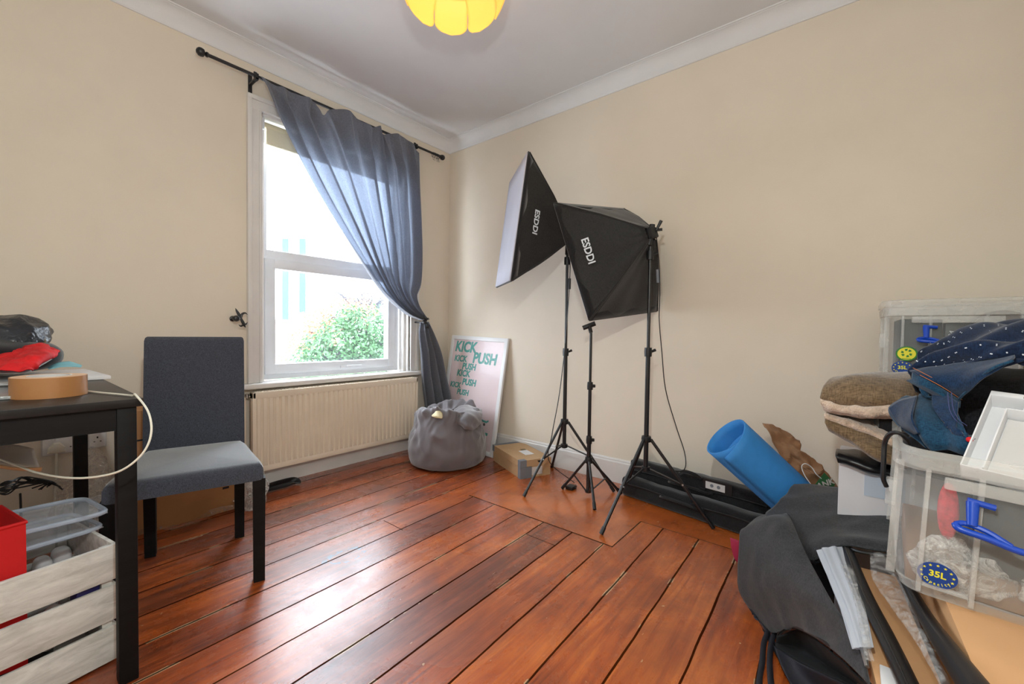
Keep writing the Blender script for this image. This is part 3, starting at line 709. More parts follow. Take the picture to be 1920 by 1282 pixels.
# ------------------------------------------------------------------ shoebox
A_, B_, C_ = V((.745, -.205, 0)), V((1.165, -.395, 0)), V((1.215, -.095, 0))
ex = (B_-A_).normalized(); ey = V((-ex.y, ex.x, 0)); L1, L2 = (B_-A_).length, .245
sb = thing('shoebox', 'flat brown shoebox with grey corner strips beside the poster', 'shoebox', (A_+B_)/2)
bz = MB().frame_box(A_+ex*.004+ey*.004, ex, ey, Z3, L1-.008, L2-.008, .088).build('box_base', 'kraft', sb, smooth=False)
lid = MB().frame_box(A_+Z3*.078, ex, ey, Z3, L1, L2, .045, .002).build('lid', 'kraft', sb, smooth=False)
b = MB(); b.frame_box(A_+ex*(-.0015)+Z3*.078-ey*.0015, ex, ey, Z3, .035, L2+.003, .0465); b.build('lid_trim', 'greytrim', lid, smooth=False)
MB().frame_box(A_+ex*(L1-.035)+Z3*.078-ey*.0015, ex, ey, Z3, .037, .05, .0465).build('lid_trim', 'greytrim', lid, smooth=False)
MB().frame_box(A_+ex*(L1-.035)+Z3*.0-ey*.0005, ex, ey, Z3, .037, .09, .077).build('base_trim', 'greytrim', bz, smooth=False)
MB().frame_box(A_+ex*(L1*.52)+ey*.10+Z3*.1235, ex, ey, Z3, .11, .07, .001).build('postage_label', 'white', lid, smooth=False)
MB().frame_box(A_+ex*(L1*.44)+ey*.13+Z3*.1232, ex, ey, Z3, .06, .04, .001).build('printed_mark', 'khaki', lid, smooth=False)
b = MB(); b.poly([A_+ex*(L1+.0015)+ey*.13+Z3*.112, A_+ex*(L1+.0015)+ey*.165+Z3*.112, A_+ex*(L1+.0015)+ey*.148+Z3*.096], ex*.001); b.build('finger_hole', 'ink', lid, smooth=False)
MB().frame_box(A_+ex*(L1-.003)+ey*.075+Z3*.015, ex, ey, Z3, .001, .10, .055).build('size_label', 'offwhite', bz, smooth=False)
text('EFFI', .022, A_+ex*(L1-.0018)+ey*.125+Z3*.055, ey, Z3, 'label_print', 'ink', bz, .0003) if 0 else None

# ------------------------------------------------------------------ light stands and softboxes
def stand_parts(t, c, feet, hub_z, ring_z, top_z, r=.0125, locks=(), foot_r=.0085):
    c = V(c); 
    MB().tube([c+Z3*(ring_z-.015), c+Z3*(hub_z+.46)], r, 14).build('lower_pole', 'blackmetal', t)
    MB().tube([c+Z3*(hub_z+.46), c+Z3*(top_z)], r*.72, 12).build('upper_pole', 'blackmetal', t)
    b = MB(); b.lathe([(.002, -.014), (r*1.9, -.014), (r*2.1, 0), (r*1.9, .016), (.002, .016)], c+Z3*hub_z, 16)
    b.build('hub', 'blackplastic', t)
    MB().lathe([(.002, -.010), (r*1.8, -.010), (r*1.8, .010), (.002, .010)], c+Z3*ring_z, 16).build('lower_collar', 'blackplastic', t)
    for z in locks:
        b = MB(); b.lathe([(.002, -.024), (r*1.5, -.024), (r*1.6, 0), (r*1.5, .024), (.002, .024)], c+Z3*z, 16)
        k = b.build('clamp', 'blackplastic', t)
        MB().tube([c+Z3*z-RX*(-.012), c+Z3*z+RX*.040+Z3*.012], [.006, .008], 8).build('clamp_knob', 'blackplastic', k)
    for f_ in feet:
        f_ = V(f_)+Z3*.006; d = (V((f_.x, f_.y, 0))-V((c.x, c.y, 0))).normalized()
        a = c+Z3*hub_z+d*r*1.9
        lg = MB().tube([a, f_], foot_r, 10).build('leg', 'blackmetal', t)
        e_ = (f_-a).normalized()
        MB().tube([f_-e_*.035, f_], foot_r*1.25, 10).build('rubber_foot', 'blackplastic', lg)
        m_ = a.lerp(f_, .52)
        MB().tube([c+Z3*ring_z+d*r*1.7, m_], foot_r*.6, 8).build('brace', 'blackmetal', t)
        MB().tube([m_-d.cross(Z3)*.013, m_+d.cross(Z3)*.013], .005, 8).build('rivet', 'silver', lg)
def eul(a):
    return Euler((a[0], a[1], a[2]), 'XYZ').to_matrix()
def softbox(t, ap, ea, w_, h_, L, body, textpanel, flip=1, tcenter=.5):
    Mx = eul(ea); ap = V(ap); s = .045
    def q(a, b_, c_, ext=0): return ap+Mx @ V((a, b_, c_))
    fr = [(w_/2, h_/2), (-w_/2, h_/2), (-w_/2, -h_/2), (w_/2, -h_/2)]; s = .032; bk = [(s, s*1.1), (-s, s*1.1), (-s, -s*1.1), (s, -s*1.1)]
    sides = []
    for k in range(4):
        f0, f1, b0, b1 = fr[k], fr[(k+1) % 4], bk[k], bk[(k+1) % 4]; rows = []
        for i in range(15):
            tt = i/14; row = []
            for j in range(21):
                u = j/20; F_ = V(f0).lerp(V(f1), u) if 0 else V((f0[0]+(f1[0]-f0[0])*u, f0[1]+(f1[1]-f0[1])*u, 0)); B_2 = V((b0[0]+(b1[0]-b0[0])*u, b0[1]+(b1[1]-b0[1])*u, 0))
                p = F_*(1-tt)+B_2*tt; x = L*(1-tt)
                sag = -.030*math.sin(math.pi*u)*math.sin(math.pi*min(1, tt*1.05))   # cloth sags inwards between the rods
                bow = .022*math.sin(math.pi*tt)                                     # rods bow outwards
                nrm = V(((f0[0]+f1[0]), (f0[1]+f1[1]), 0)).normalized(); pd = p.normalized() if p.length > 0 else nrm
                p = p+nrm*sag+pd*bow+nrm*.004*noise.noise(V((u*4+k, tt*3, k*2.)))*3*math.sin(math.pi*u)
                row.append(q(x, p.x, p.y))
            rows.append(row)
        sides.append(MB().grid(rows).build('side_panel', 'soft', t, thick=.002, angle=50))
    # skirt band round the front, piped edge
    b = MB()
    for k in range(4):
        f0, f1 = fr[k], fr[(k+1) % 4]; g0 = (f0[0]*.905, f0[1]*.905); g1 = (f1[0]*.905, f1[1]*.905); oo = V((0, (f0[0]+f1[0])/2, (f0[1]+f1[1])/2)).normalized()*.006
        b.grid([[q(L*.998, *(f0[0]+(f1[0]-f0[0])*u, f0[1]+(f1[1]-f0[1])*u))+Mx @ oo for u in [m/20 for m in range(21)]], [q(L*.90, *(g0[0]+(g1[0]-g0[0])*u, g0[1]+(g1[1]-g0[1])*u))+Mx @ (oo*(1.0-1.9*math.sin(math.pi*u))) for u in [m/20 for m in range(21)]]])
    b.build('front_band', 'nylon2', t, thick=.002)
    b = MB()
    for k in range(4):
        f0, f1 = fr[k], fr[(k+1) % 4]; b.tube([q(L, *f0), q(L, *f1)], .004, 6)
    b.build('edge_piping', 'soft', t)
    b = MB(); ring = []
    for k in range(4):
        f0 = fr[k]; sgn = (1 if f0[0] > 0 else -1, 1 if f0[1] > 0 else -1)
        b.tube([q(L*.985, f0[0], f0[1]), q(L*.45, (f0[0]*.45+bk[k][0]*.55)+sgn[0]*.012, (f0[1]*.45+bk[k][1]*.55)+sgn[1]*.012), q(0, *bk[k])], .005, 6)
    b.build('corner_seam', 'soft', t)
    rows = []
    for i in range(11):
        rows.append([q(L+.004-.012*math.sin(math.pi*i/10)*math.sin(math.pi*j/10), -w_/2+w_*j/10, -h_/2+h_*i/10) for j in range(11)])
    b = MB(); b.grid(rows); b.build('diffuser', 'softin', t, thick=.003, angle=80)
    MB().box((-.030, -.026, -.030), (.005, .026, .030), .008, Matrix.Translation(ap) @ Mx.to_4x4()).build('lamp_base', 'blackplastic', t)
    return q, Mx
def txt_on(q, Mx, w_, h_, L, sgn, par, size, down, tt=.26, hz=0.):
    # lettering on the panel at y = sgn*w/2, running down the front edge
    n_in = V((0, sgn, 0)); o = V((L*(1-tt), sgn*(w_/2*(1-tt)+.045*tt), hz))
    # panel tangent directions: along z, and from front to back
    back = V((-L, sgn*(.045-w_/2), 0)).normalized(); alongz = V((0, 0, -1 if down else 1))
    nn = alongz.cross(back) if 0 else None
    O = q(o.x, o.y, o.z); xd = (Mx @ alongz); yd = (Mx @ (-back if down else back))
    if xd.cross(yd).dot(CAM-O) < 0: yd = -yd
    O = O+xd.cross(yd).normalized()*(.012)
    return text('ESDDI', size, O, xd, yd, 'lettering', 'white_dot', par, .0006, .0013)
c1 = V((1.4515, -.302, 0))
s1 = thing('softbox_light', 'black softbox on a tripod stand, its white front facing left towards the window', 'softbox light', c1)
stand_parts(s1, c1, [(1.37, -.622, 0), (1.750, -.185, 0), (1.19, -.045, 0)], .421, .264, 1.56, locks=(.873, 1.46))
q, Mx = softbox(s1, (1.4517, -.302, 1.6115), (-.0337, -.1175, 4.0181), .55, .72, .376, None, 0)
txt_on(q, Mx, .55, .72, .376, 1, s1, .053, True, .27, 0.0)
MB().tube([c1+Z3*1.50, c1+V((.0, .0, 1.60))], .014, 10).build('swivel', 'blackplastic', s1)
c2 = V((2.034, -.405, 0))
s2 = thing('softbox_light', 'black softbox on a tripod stand, tilted down with its black back towards the room', 'softbox light', c2)
stand_parts(s2, c2, [(1.948, -.747, 0), (2.36, -.311, 0), (1.79, -.11, 0)], .428, .268, 1.50, locks=(.90, 1.42))
q, Mx = softbox(s2, (2.0363, -.4154, 1.5308), (-.1293, .3009, 2.8347), .6, .7, .318, None, 0)
txt_on(q, Mx, .6, .7, .318, 1, s2, .056, True, .25, .015)
b = MB(); b.tube([c2+Z3*1.47+V((.0, -.02, 0)), c2+V((.012, -.01, 1.58))], .015, 10); b.build('swivel', 'blackplastic', s2)
MB().tube([c2+V((0, 0, 1.55)), c2+V((.055, .02, 1.555))], [.006, .008], 8).build('tilt_knob', 'blackplastic', s2)
MB().tube([c2+V((.02, 0, 1.53)), c2+V((.05, .015, 1.60))], [.006, .009], 8).build('tilt_lever', 'blackplastic', s2)
# cables of the lights
def cable(name, pts, r, m, parent=None, n=60, label=None, cat='cable'):
    o = MB().tube(smooth_path(pts, n), r, 6).build(name, m, parent)
    if label: tag(o, label, cat)
    return o
cable('cable', [c2+V((.03, .0, 1.53)), px(1236, 500, 2.27), px(1237, 560, 2.28), px(1236, 600, 2.3), px(1241, 660, 2.34), px(1248, 730, 2.38), px(1268, 800, 2.40), px(1284, 850, 2.36), px(1283, 880, 2.30), V((2.15, -.33, .26))], .0028, 'blackplastic', s2)
b = MB(); b.frame_box(px(1231, 508, 2.27), RX, UP, -FW, .018, -.045 if 0 else .016, .02, .003); 
MB().tube([px(1232.5, 505, 2.275), px(1233.5, 530, 2.28)], .008, 8).build('cable_switch', 'greytrim', s2); b.bm.free()
cable('cable', [c1+V((.02, -.02, 1.55)), px(1069, 500, 2.62), px(1066, 560, 2.62), px(1060, 640, 2.62), px(1055, 690, 2.62), px(1047, 750, 2.62), px(1035, 815, 2.62), px(1030, 865, 2.66), V((1.47, -.21, .006)), V((1.53, -.27, .006))], .0028, 'blackplastic', s1)
MB().tube([px(1068, 522, 2.62), px(1067.5, 542, 2.62)], .009, 8).build('cable_switch', 'blackplastic', s1)
b = MB(); b.box((1.49, -.345, .0), (1.54, -.285, .022), .006); b.tube([(1.535, -.315, .012), (1.555, -.315, .012)], .004, 6); b.build('power_plug', 'blackplastic', s1)
# the small stand without a lamp
c3 = V((1.655, -.345, 0)); s3 = thing('light_stand', 'short empty black tripod stand between the two softboxes', 'light stand', c3)
stand_parts(s3, c3, [(1.787, -.510, 0), (1.475, -.355, 0), (1.75, -.18, 0)], .217, .115, .985, .011, locks=(.338, .676), foot_r=.0075) if 0 else None
cc = c3
MB().tube([cc+Z3*.02, cc+Z3*.36], .013, 12).build('lower_pole', 'blackmetal', s3)
MB().tube([cc+Z3*.34, cc+Z3*.70], .0105, 12).build('middle_pole', 'blackmetal', s3)
MB().tube([cc+Z3*.68, cc+Z3*1.0], .0085, 12).build('upper_pole', 'blackmetal', s3)
for z in (.345, .676):
    k = MB().lathe([(.002, -.022), (.017, -.022), (.018, 0), (.016, .024), (.002, .024)], cc+Z3*z, 14).build('clamp', 'blackplastic', s3)
    MB().lathe([(.002, -.01), (.011, -.008), (.011, .008), (.002, .01)], cc+Z3*z+RX*.022, 10).build('clamp_knob', 'blackplastic', k)
MB().lathe([(.002, -.02), (.022, -.018), (.024, .0), (.02, .018), (.002, .02)], cc+Z3*.222, 14).build('hub', 'blackplastic', s3)
MB().lathe([(.002, -.008), (.018, -.008), (.018, .008), (.002, .008)], cc+Z3*.03, 14).build('lower_collar', 'blackplastic', s3)
for f_ in ((1.787, -.510), (1.475, -.355), (1.80, -.19)):
    f3 = V((f_[0], f_[1], .006)); d = (f3-V((cc.x, cc.y, .006))).normalized(); a = cc+Z3*.215+d*.02
    lg = MB().tube([a, f3], .008, 10).build('leg', 'blackmetal', s3); MB().tube([a.lerp(f3, .86), f3], .0105, 10).build('rubber_foot', 'blackplastic', lg)
    MB().tube([cc+Z3*.03+d*.017, a.lerp(f3, .5)], .0045, 8).build('brace', 'blackmetal', s3)
tp = cc+Z3*1.0
k = MB().tube([tp, tp+V((-.01, -.005, .045))], .012, 10).build('tilt_head', 'blackplastic', s3)
MB().tube([tp+V((-.045, -.02, .028)), tp+V((.02, .015, .058))], .015, 10).build('bracket_clamp', 'blackplastic', k)

# ------------------------------------------------------------------ black equipment cases on the floor by the wall
def case(name, label, o, yaw, L, D_, H, zofs, extra):
    ex = V((math.cos(yaw), math.sin(yaw), 0)); ey = V((-ex.y, ex.x, 0)); o = V(o)
    t = thing(name, label, 'equipment bag', o+ex*L/2)
    m = Matrix.Translation(o) @ Matrix((ex, ey, Z3)).transposed().to_4x4()
    b = MB(); b.box((0, 0, zofs), (L, D_, zofs+H), .028, m, 4)
    bm = b.bm
    bmesh.ops.subdivide_edges(bm, edges=[e for e in bm.edges if e.calc_length() > .2], cuts=14)
    for v in bm.verts:
        n_ = noise.noise(v.co*9)*.008+noise.noise(v.co*22)*.003
        if v.co.z > zofs+.03: v.co.z += n_; v.co += ey*noise.noise(v.co*11)*.008
    body = b.build('bag_body', 'nylon2', t, angle=60)
    z = zofs+H*.70
    zp = [o+ex*(.03+a*(L-.06))-ey*.003+Z3*(z+.004*math.sin(a*9)) for a in [k/20 for k in range(21)]]
    MB().tube(zp, .004, 6).build('zip', 'blackplastic', t)
    hp = [o+ex*(L*.33)-ey*.003+Z3*(z-.01), o+ex*(L*.37)-ey*.03+Z3*(z+.0), o+ex*(L*.5)-ey*.035+Z3*(z+.004), o+ex*(L*.6)-ey*.03+Z3*(z-.004), o+ex*(L*.64)-ey*.003+Z3*(z-.01)]
    MB().tube(smooth_path(hp, 16), .007, 6).build('carry_handle', 'nylon2', t)
    bk = MB().frame_box(o+ex*(L*.55)-ey*.012+Z3*(z-.018), ex, ey, Z3, .035, .014, .03, .004).build('buckle', 'blackplastic', t)
    return t, ex, ey, o
case('equipment_case', 'long black zipped equipment case, nearer of two on the floor', (1.80, -.200, 0), R(-8.5), .80, .085, .115, .001, 0)
t, ex, ey, o = case('equipment_case', 'long black equipment case with white label, behind the nearer one', (1.815, -.112, 0), R(-7.5), .80, .085, .205, .001, 0)
t.location = t.location
zt = .208
b = MB().frame_box(o+ex*.475+ey*.0+Z3*(.165), ex, ey, Z3, .14, -.0 if 0 else .002, .05); b.bm.free()
MB().frame_box(o+ex*.46-ey*.004+Z3*.150, ex, -ey, Z3, .15, .003, .060).build('label_window', 'blackplastic', t, smooth=False)
MB().frame_box(o+ex*.475-ey*.0075+Z3*.160, ex, -ey, Z3, .10, .0015, .038).build('label', 'offwhite', t, smooth=False)
b = MB()
for k in (0, 1): b.lathe([(.0001, 0), (.009, 0), (.009, .001), (.0001, .001)], seg=12, mtx=Matrix.Translation(o+ex*(.508+.035*k)-ey*.009+Z3*.180) @ Matrix((ex, Z3, -ey)).transposed().to_4x4())
b.build('label_print', 'greytrim', t, smooth=False)
MB().tube(smooth_path([o+ex*.33+Z3*.20-ey*.005, o+ex*.36+Z3*.225-ey*.02, o+ex*.42+Z3*.222-ey*.02, o+ex*.45+Z3*.20-ey*.005], 12), .010, 6).build('carry_handle', 'nylon2', t)

# ------------------------------------------------------------------ dining chair
ch = thing('dining_chair', 'charcoal fabric dining chair with black wooden legs beside the table', 'chair', (.85, -2.1, 0))
FR = V((1.075, -1.972, 0)); wd = V((math.cos(R(73.5)), math.sin(R(73.5)), 0)); dd = V((-wd.y, wd.x, 0))
FL = FR-wd*.435; BRr = FR-wd*.055+dd*.455; BLl = BRr-wd*.325
def leg(c, top, tz, s0=.021, s1=.019):
    b = MB(); r = []
    for p, s_ in ((c, s1), (top+Z3*tz, s0)):
        r.append([p+wd*a*s_+dd*e*s_ for a, e in ((-1, -1), (1, -1), (1, 1), (-1, 1))])
    b.grid(r, True); b.poly(r[0]); b.poly(r[1]); b.build('leg', 'blackwood', ch, smooth=False)
leg(FR, FR, .41); leg(FL, FL, .41); leg(BRr+dd*.0, BRr-dd*.02, .42); leg(BLl, BLl-dd*.02, .42)
a1 = FR+wd*.022-dd*.028; a2 = FL-wd*.022-dd*.028; a3 = BLl-wd*.02-dd*.01; a4 = BRr+wd*.02-dd*.01
def pad(c4, z0, z1, rnd, crown, name):
    rows = []
    mid = sum(c4, V())/4
    for (z, ins) in ((z0, .0), (z0+.004, -.001), (z1-rnd, 0), (z1-rnd*.45, rnd*.35), (z1-rnd*.12, rnd*.8), (z1, rnd*1.6)):
        row = []
        for k in range(4):
            A, B = c4[k], c4[(k+1) % 4]
            for j in range(12):
                p = A.lerp(B, j/12); dcorner = min(j, 12-j)/12
                rr = .012*max(0, 1-dcorner*8)
                pp = p+(mid-p).normalized()*(ins+rr); pp.z = z; row.append(pp)
        rows.append(row)
    for s_ in (.8, .55, .3, .05):
        row = [mid+(p-mid)*s_ for p in rows[5]]
        for p in row: p.z = z1+crown*(1-s_**2)
        rows.append(row)
    b = MB(); b.grid(rows, True); b.poly(rows[0]); b.poly(rows[-1]); return b.build(name, 'chairfab', ch, angle=50)
pad([a1, a2, a3, a4], .405, .472, .022, .010, 'seat')
# back rest: panel standing on the seat, leaning back
bo = BLl-wd*.022+dd*.018; bw = .368; rows = []
def bp(u, v, side):   # u across 0..1, v height 0..1
    z = .40+(.957-.40)*v; lean = .060*v**1.3; th = .052-.022*v
    p = bo+wd*(u*bw)+dd*(-.018+lean); return p+dd*(-th/2 if side else th/2)+Z3*z
for v in [0, .02, .1, .3, .5, .7, .9, .965, .988, .997, 1.0]:
    row = []; ins = 0 if v < .96 else (.03*(1-math.sqrt(max(0, 1-((v-.965)/.035)**2))) if v > .965 else 0); thin = 1 if v < .98 else (.75 if v < .995 else .35)
    loop = [(ins, 1)]+[(ins+(1-2*ins)*k/12, 1) for k in range(1, 12)]+[(1-ins, 1), (1-ins, 0)]+[(1-ins-(1-2*ins)*k/12, 0) for k in range(1, 12)]+[(ins, 0)]
    for u, s_ in loop:
        p1, p0 = bp(u, v, 1), bp(u, v, 0); m_ = (p1+p0)/2; row.append(m_+((p1 if s_ else p0)-m_)*thin)
    rows.append(row)
b = MB(); b.grid(rows, True); b.poly(rows[0]); b.poly(rows[-1]); b.build('backrest', 'chairfab', ch, angle=50)

# ------------------------------------------------------------------ table
tb = thing('table', 'black-brown wooden table at the left edge of the picture', 'table', (.84, -2.7, 0))
TX0, TX1, TY0, TY1, TZ = .33, 1.345, -3.45, -2.362, .80
tr = Matrix.Translation((TX1, TY1, 0)) @ Matrix.Rotation(R(.6), 4, 'Z') @ Matrix.Translation((-TX1, -TY1, 0))
MB().box((TX0, TY0, TZ-.022), (TX1, TY1, TZ), .0015, tr).build('table_top', 'tabletop', tb)
for x0_, x1_, ya, yb in ((TX1-.034, TX1-.016, TY0+.05, TY1-.05), (TX0+.016, TX0+.034, TY0+.05, TY1-.05)):
    MB().box((x0_, ya, TZ-.085), (x1_, yb, TZ-.022), 0, tr).build('apron', 'blackwood', tb, smooth=False)
for ya in (TY1-.036, TY0+.018):
    MB().box((TX0+.05, ya, TZ-.085), (TX1-.05, ya+.018, TZ-.022), 0, tr).build('apron', 'blackwood', tb, smooth=False)
for x_, y_ in ((TX1-.032, TY1-.034), (TX0+.06, TY1-.034), (TX1-.032, TY0+.034), (TX0+.06, TY0+.034)):
    MB().box((x_-.021, y_-.021, 0), (x_+.021, y_+.021, TZ-.022), .004, tr).build('leg', 'blackwood', tb)

# things on the table
tc = V((1.115, -2.527, TZ+.0005)); rt = .076
tape = thing('parcel_tape', 'brown roll of parcel tape lying on the table top', 'tape roll', tc)
MB().lathe([(.045, 0), (rt, 0), (rt, .056), (.045, .056), (.045, 0)], tc, 48).build('tape', 'tape', tape)
MB().lathe([(.0451, .0562), (rt-.001, .0562), (rt-.001, .057), (.0451, .057), (.0451, .0562)], tc, 48).build('tape_edge', 'tapeside', tape)
MB().lathe([(.041, -.0), (.0448, -.0), (.0448, .058), (.041, .058), (.041, 0)], tc, 40).build('core', 'offwhite', tape)
va = math.atan2(tc.y-CAM.y, tc.x-CAM.x)
for k in (-2, -1, 0, 1, 2):
    a = va+k*.42; e = V((math.cos(a), math.sin(a), 0)); text('kite', .016, tc+e*.0405+Z3*.045, e.cross(Z3) if 0 else V((math.sin(a), -math.cos(a), 0)), Z3, 'core_print', 'ink', tape, .0003)
tag(MB().box((.30, -2.80, TZ+.001), (.72, -2.365, TZ+.014), .002, Matrix.Translation((.5, -2.5, 0)) @ Matrix.Rotation(R(4), 4, 'Z') @ Matrix.Translation((-.5, 2.5, 0))).build('paper_stack', 'white', origin=(.5, -2.55, TZ)), 'stack of white paper at the back corner of the table', 'paper')
tag(MB().grid(patch(P([[(88, 690, 1.52), (110, 680, 1.56), (130, 678, 1.6)], [(95, 690, 1.50), (118, 684, 1.54), (152, 684, 1.60)], [(90, 692, 1.48), (120, 688, 1.52), (152, 688, 1.58)]]), 10, 10, .003, 20)).build('cyan_leaflet', 'cyan', thick=.002, smooth=True), 'pale cyan folded leaflet on top of the white paper stack', 'leaflet')
tag(MB().grid(patch(P([[(-40, 668, 1.42), (20, 660, 1.45), (60, 650, 1.48), (80, 648, 1.5), (95, 655, 1.5), (111, 661, 1.5)], [(-40, 690, 1.34), (15, 678, 1.36), (50, 668, 1.38), (75, 662, 1.40), (92, 664, 1.42), (106, 665, 1.45)], [(-40, 697, 1.30), (5, 690, 1.30), (40, 684, 1.32), (65, 680, 1.34), (85, 672, 1.38), (96, 670, 1.42)], [(-40, 700, 1.28), (-5, 698, 1.28), (25, 698, 1.29), (48, 697, 1.30), (66, 686, 1.34), (90, 674, 1.38)]]), 44, 30, .012, 22, seed=4)).build('red_tissue', 'redcloth', thick=.003, angle=80), 'crumpled bright red tissue paper on the table papers', 'tissue paper')
tag(MB().poly([px(58, 652, 1.56), px(83, 635, 1.56), px(87, 650, 1.55), px(92, 672, 1.5), px(60, 672, 1.5)], FW*.004).build('khaki_card', 'khaki', smooth=False), 'khaki cardboard piece standing behind the red tissue on the table', 'card')
tag(MB().grid(patch(P([[(-60, 690, 1.38), (10, 688, 1.42), (60, 680, 1.46), (104, 668, 1.5)], [(-60, 698, 1.30), (0, 700, 1.31), (48, 698, 1.33), (70, 690, 1.40)]]), 16, 6)).build('white_card', 'white', thick=.002), 'white card sheet sticking out under the red tissue', 'card')
bagb = blob(px(-40, 668, 1.48), (.17, .20, .062), 2.6, amp=.01, sc=9, seed=3).build('laptop_sleeve', 'nylon2'); tag(bagb, 'flat black fabric case on the table under the shiny black pouch', 'case')
pouch = blob(px(-22, 632, 1.50), (.105, .14, .058), 2.2, amp=.03, sc=10, seed=8, tilt=(.1, .35, 0)).build('black_pouch', mat('shiny_dark_bag', (34, 38, 46), .28, var=.3, vscale=16, bump=.6, bscale=24, bdist=.02)); tag(pouch, 'shiny dark crumpled bag on top of the pile on the table', 'bag')
tag(MB().box((.9, -2.9, TZ+.001), (1.15, -2.585, TZ+.01), .002, Matrix.Translation((1, -2.7, 0)) @ Matrix.Rotation(R(8), 4, 'Z') @ Matrix.Translation((-1, 2.7, 0))).build('silver_packet', mat('silver_foil_packet', (176, 182, 184), .3, metal=.5, var=.2, vscale=30, bump=.6, bscale=60, bdist=.004)), 'flat silver packet on the table left of the tape roll', 'packet')
cable('white_cable', [V((1.09, -2.452, TZ+.004)), V((1.16, -2.43, TZ+.004)), V((1.24, -2.402, TZ+.0045)), V((1.315, -2.380, TZ+.006)), px(254, 740, 1.155), px(276, 768, 1.12), px(284, 800, 1.10), px(278, 832, 1.09), px(258, 860, 1.08), px(222, 884, 1.07), px(170, 895, 1.08), px(120, 895, 1.10), px(70, 886, 1.13), px(30, 872, 1.16), px(-30, 850, 1.18)], .0027, 'cable', None, 90, 'white cable looping over the table edge in front of the chair')

# ------------------------------------------------------------------ under the table: crate and contents
th = R(101.5); e1 = V((math.cos(th), math.sin(th), 0)); e2 = V((-math.sin(th), math.cos(th), 0)); e2 = V((math.cos(R(191.5)), math.sin(R(191.5)), 0))
K0 = V((1.2, -2.40, .004)); LL, WW, HH = .56, .38, .345
cr_ = thing('wooden_crate', 'whitewashed slatted wooden crate on the floor under the table', 'crate', K0-e1*LL/2+e2*WW/2)
for k in range(3):
    z = .004+k*.121; sh = .104
    for oo in (0, WW-.010): MB().frame_box(K0-e1*LL+e2*oo+Z3*z, e1, e2, Z3, LL, .010, sh, .0015).build('slat', 'whitewash', cr_)
    for oo in (.0, LL-.010): MB().frame_box(K0-e1*(LL-oo)+e2*.010+Z3*z, e1, e2, Z3, .010, WW-.020, sh, .0015).build('slat', 'whitewash', cr_)
MB().frame_box(K0-e1*(LL-.011)+e2*.011+Z3*.0, e1, e2, Z3, LL-.022, WW-.022, .008).build('base', 'whitewash', cr_, smooth=False)
for a, c_ in ((.011, .011), (LL-.011-.022, .011), (.011, WW-.033), (LL-.033, WW-.033)):
    MB().frame_box(K0-e1*(LL-a)+e2*c_+Z3*.01, e1, e2, Z3, .022, .022, HH-.012).build('corner_post', 'whitewash', cr_, smooth=False)
def crp(a, c_, z): return K0-e1*a+e2*c_+Z3*z    # a from the near-right end, c_ away from camera side
rb = thing('red_bin', 'bright red fabric storage bin standing in the white crate', 'storage bin', crp(.38, .14, .012))
o = crp(.455, .030, .012); b = MB(); W1, D1, H1 = .28, .20, .465
for (x_, y_, sx_, sy_) in ((0, 0, W1, .004), (0, D1-.004, W1, .004), (0, .004, .004, D1-.008), (W1-.004, .004, .004, D1-.008)): b.frame_box(o+e1*x_+e2*y_, e1, e2, Z3, sx_, sy_, H1)
b.frame_box(o, e1, e2, Z3, W1, D1, .004); b.build('bin_body', 'red', rb, smooth=False)
b = MB(); loop = [o+Z3*H1, o+e1*W1+Z3*H1, o+e1*W1+e2*D1+Z3*H1, o+e2*D1+Z3*H1]; b.tube(loop+[loop[0]], .005, 8); b.build('rim', 'red', rb)
def lid_(name, lab, z, dxy, rot):
    t = thing(name, lab, 'plastic lid', crp(.12, .25, z), 'clear lids stacked on the crate')
    m = Matrix.Translation(crp(.145+dxy[0], .262+dxy[1], z)) @ Matrix.Rotation(th+rot, 4, 'Z') @ Matrix.Rotation(R(3), 4, 'Y')
    MB().box((-.16, -.11, .001), (.16, .11, .006), .002, m).build('panel', 'lidclear', t)
    b = MB(); ring = []
    for k in range(33):
        a = 2*math.pi*k/32; f = lambda x: math.copysign(abs(x)**.28, x); ring.append(m @ V((.163*f(math.cos(a)), .113*f(math.sin(a)), .004)))
    b.tube(ring, .007, 8, cap=False); b.build('rim', 'lidrim', t)
lid_('container_lid', 'lower clear plastic container lid lying across the crate corner', HH+.012, (0, 0), R(4))
lid_('container_lid', 'upper clear plastic container lid under the tangle of black cables', HH+.062, (-.015, -.005), R(-2))
tag(MB().box((-.06, -.08, -.016), (.06, .08, .016), .006, Matrix.Translation(crp(.16, .26, HH+.038))).build('small_packet', 'boxclear'), 'small clear plastic tray between the two stacked lids', 'tray')
b = MB(); rnd = random.Random(11)
for k in range(9):
    z = HH+.085; a0_ = rnd.uniform(-.02, .02); pts = [px(-30+rnd.uniform(-8, 8), 915+rnd.uniform(-8, 18), 1.42), px(10, 903+k*3, 1.45), px(40, 898+rnd.uniform(-4, 16), 1.5), px(70, 901+rnd.uniform(-5, 8), 1.52), px(95+rnd.uniform(-10, 6), 902+rnd.uniform(0, 8), 1.54), px(62+rnd.uniform(-6, 56), 912+rnd.uniform(-6, 6), 1.53)]
    b.tube(smooth_path(pts, 30), .0026, 6)
b.tube(smooth_path([px(38, 925, 1.42), px(39, 950, 1.40), px(40, 990, 1.38), px(43, 1040, 1.37), px(42, 1075, 1.36)], 24), .003, 6)
tag(b.build('cable_tangle', 'blackplastic', origin=px(40, 920, 1.48)), 'tangled black cables lying over the clear lids and red bin', 'cables')
wp = thing('plug_adapter', 'white round-lobed plastic plug adapter poking up inside the crate', 'plug adapter', crp(.17, .10, .20))
c_ = px(90, 1060, 1.34)
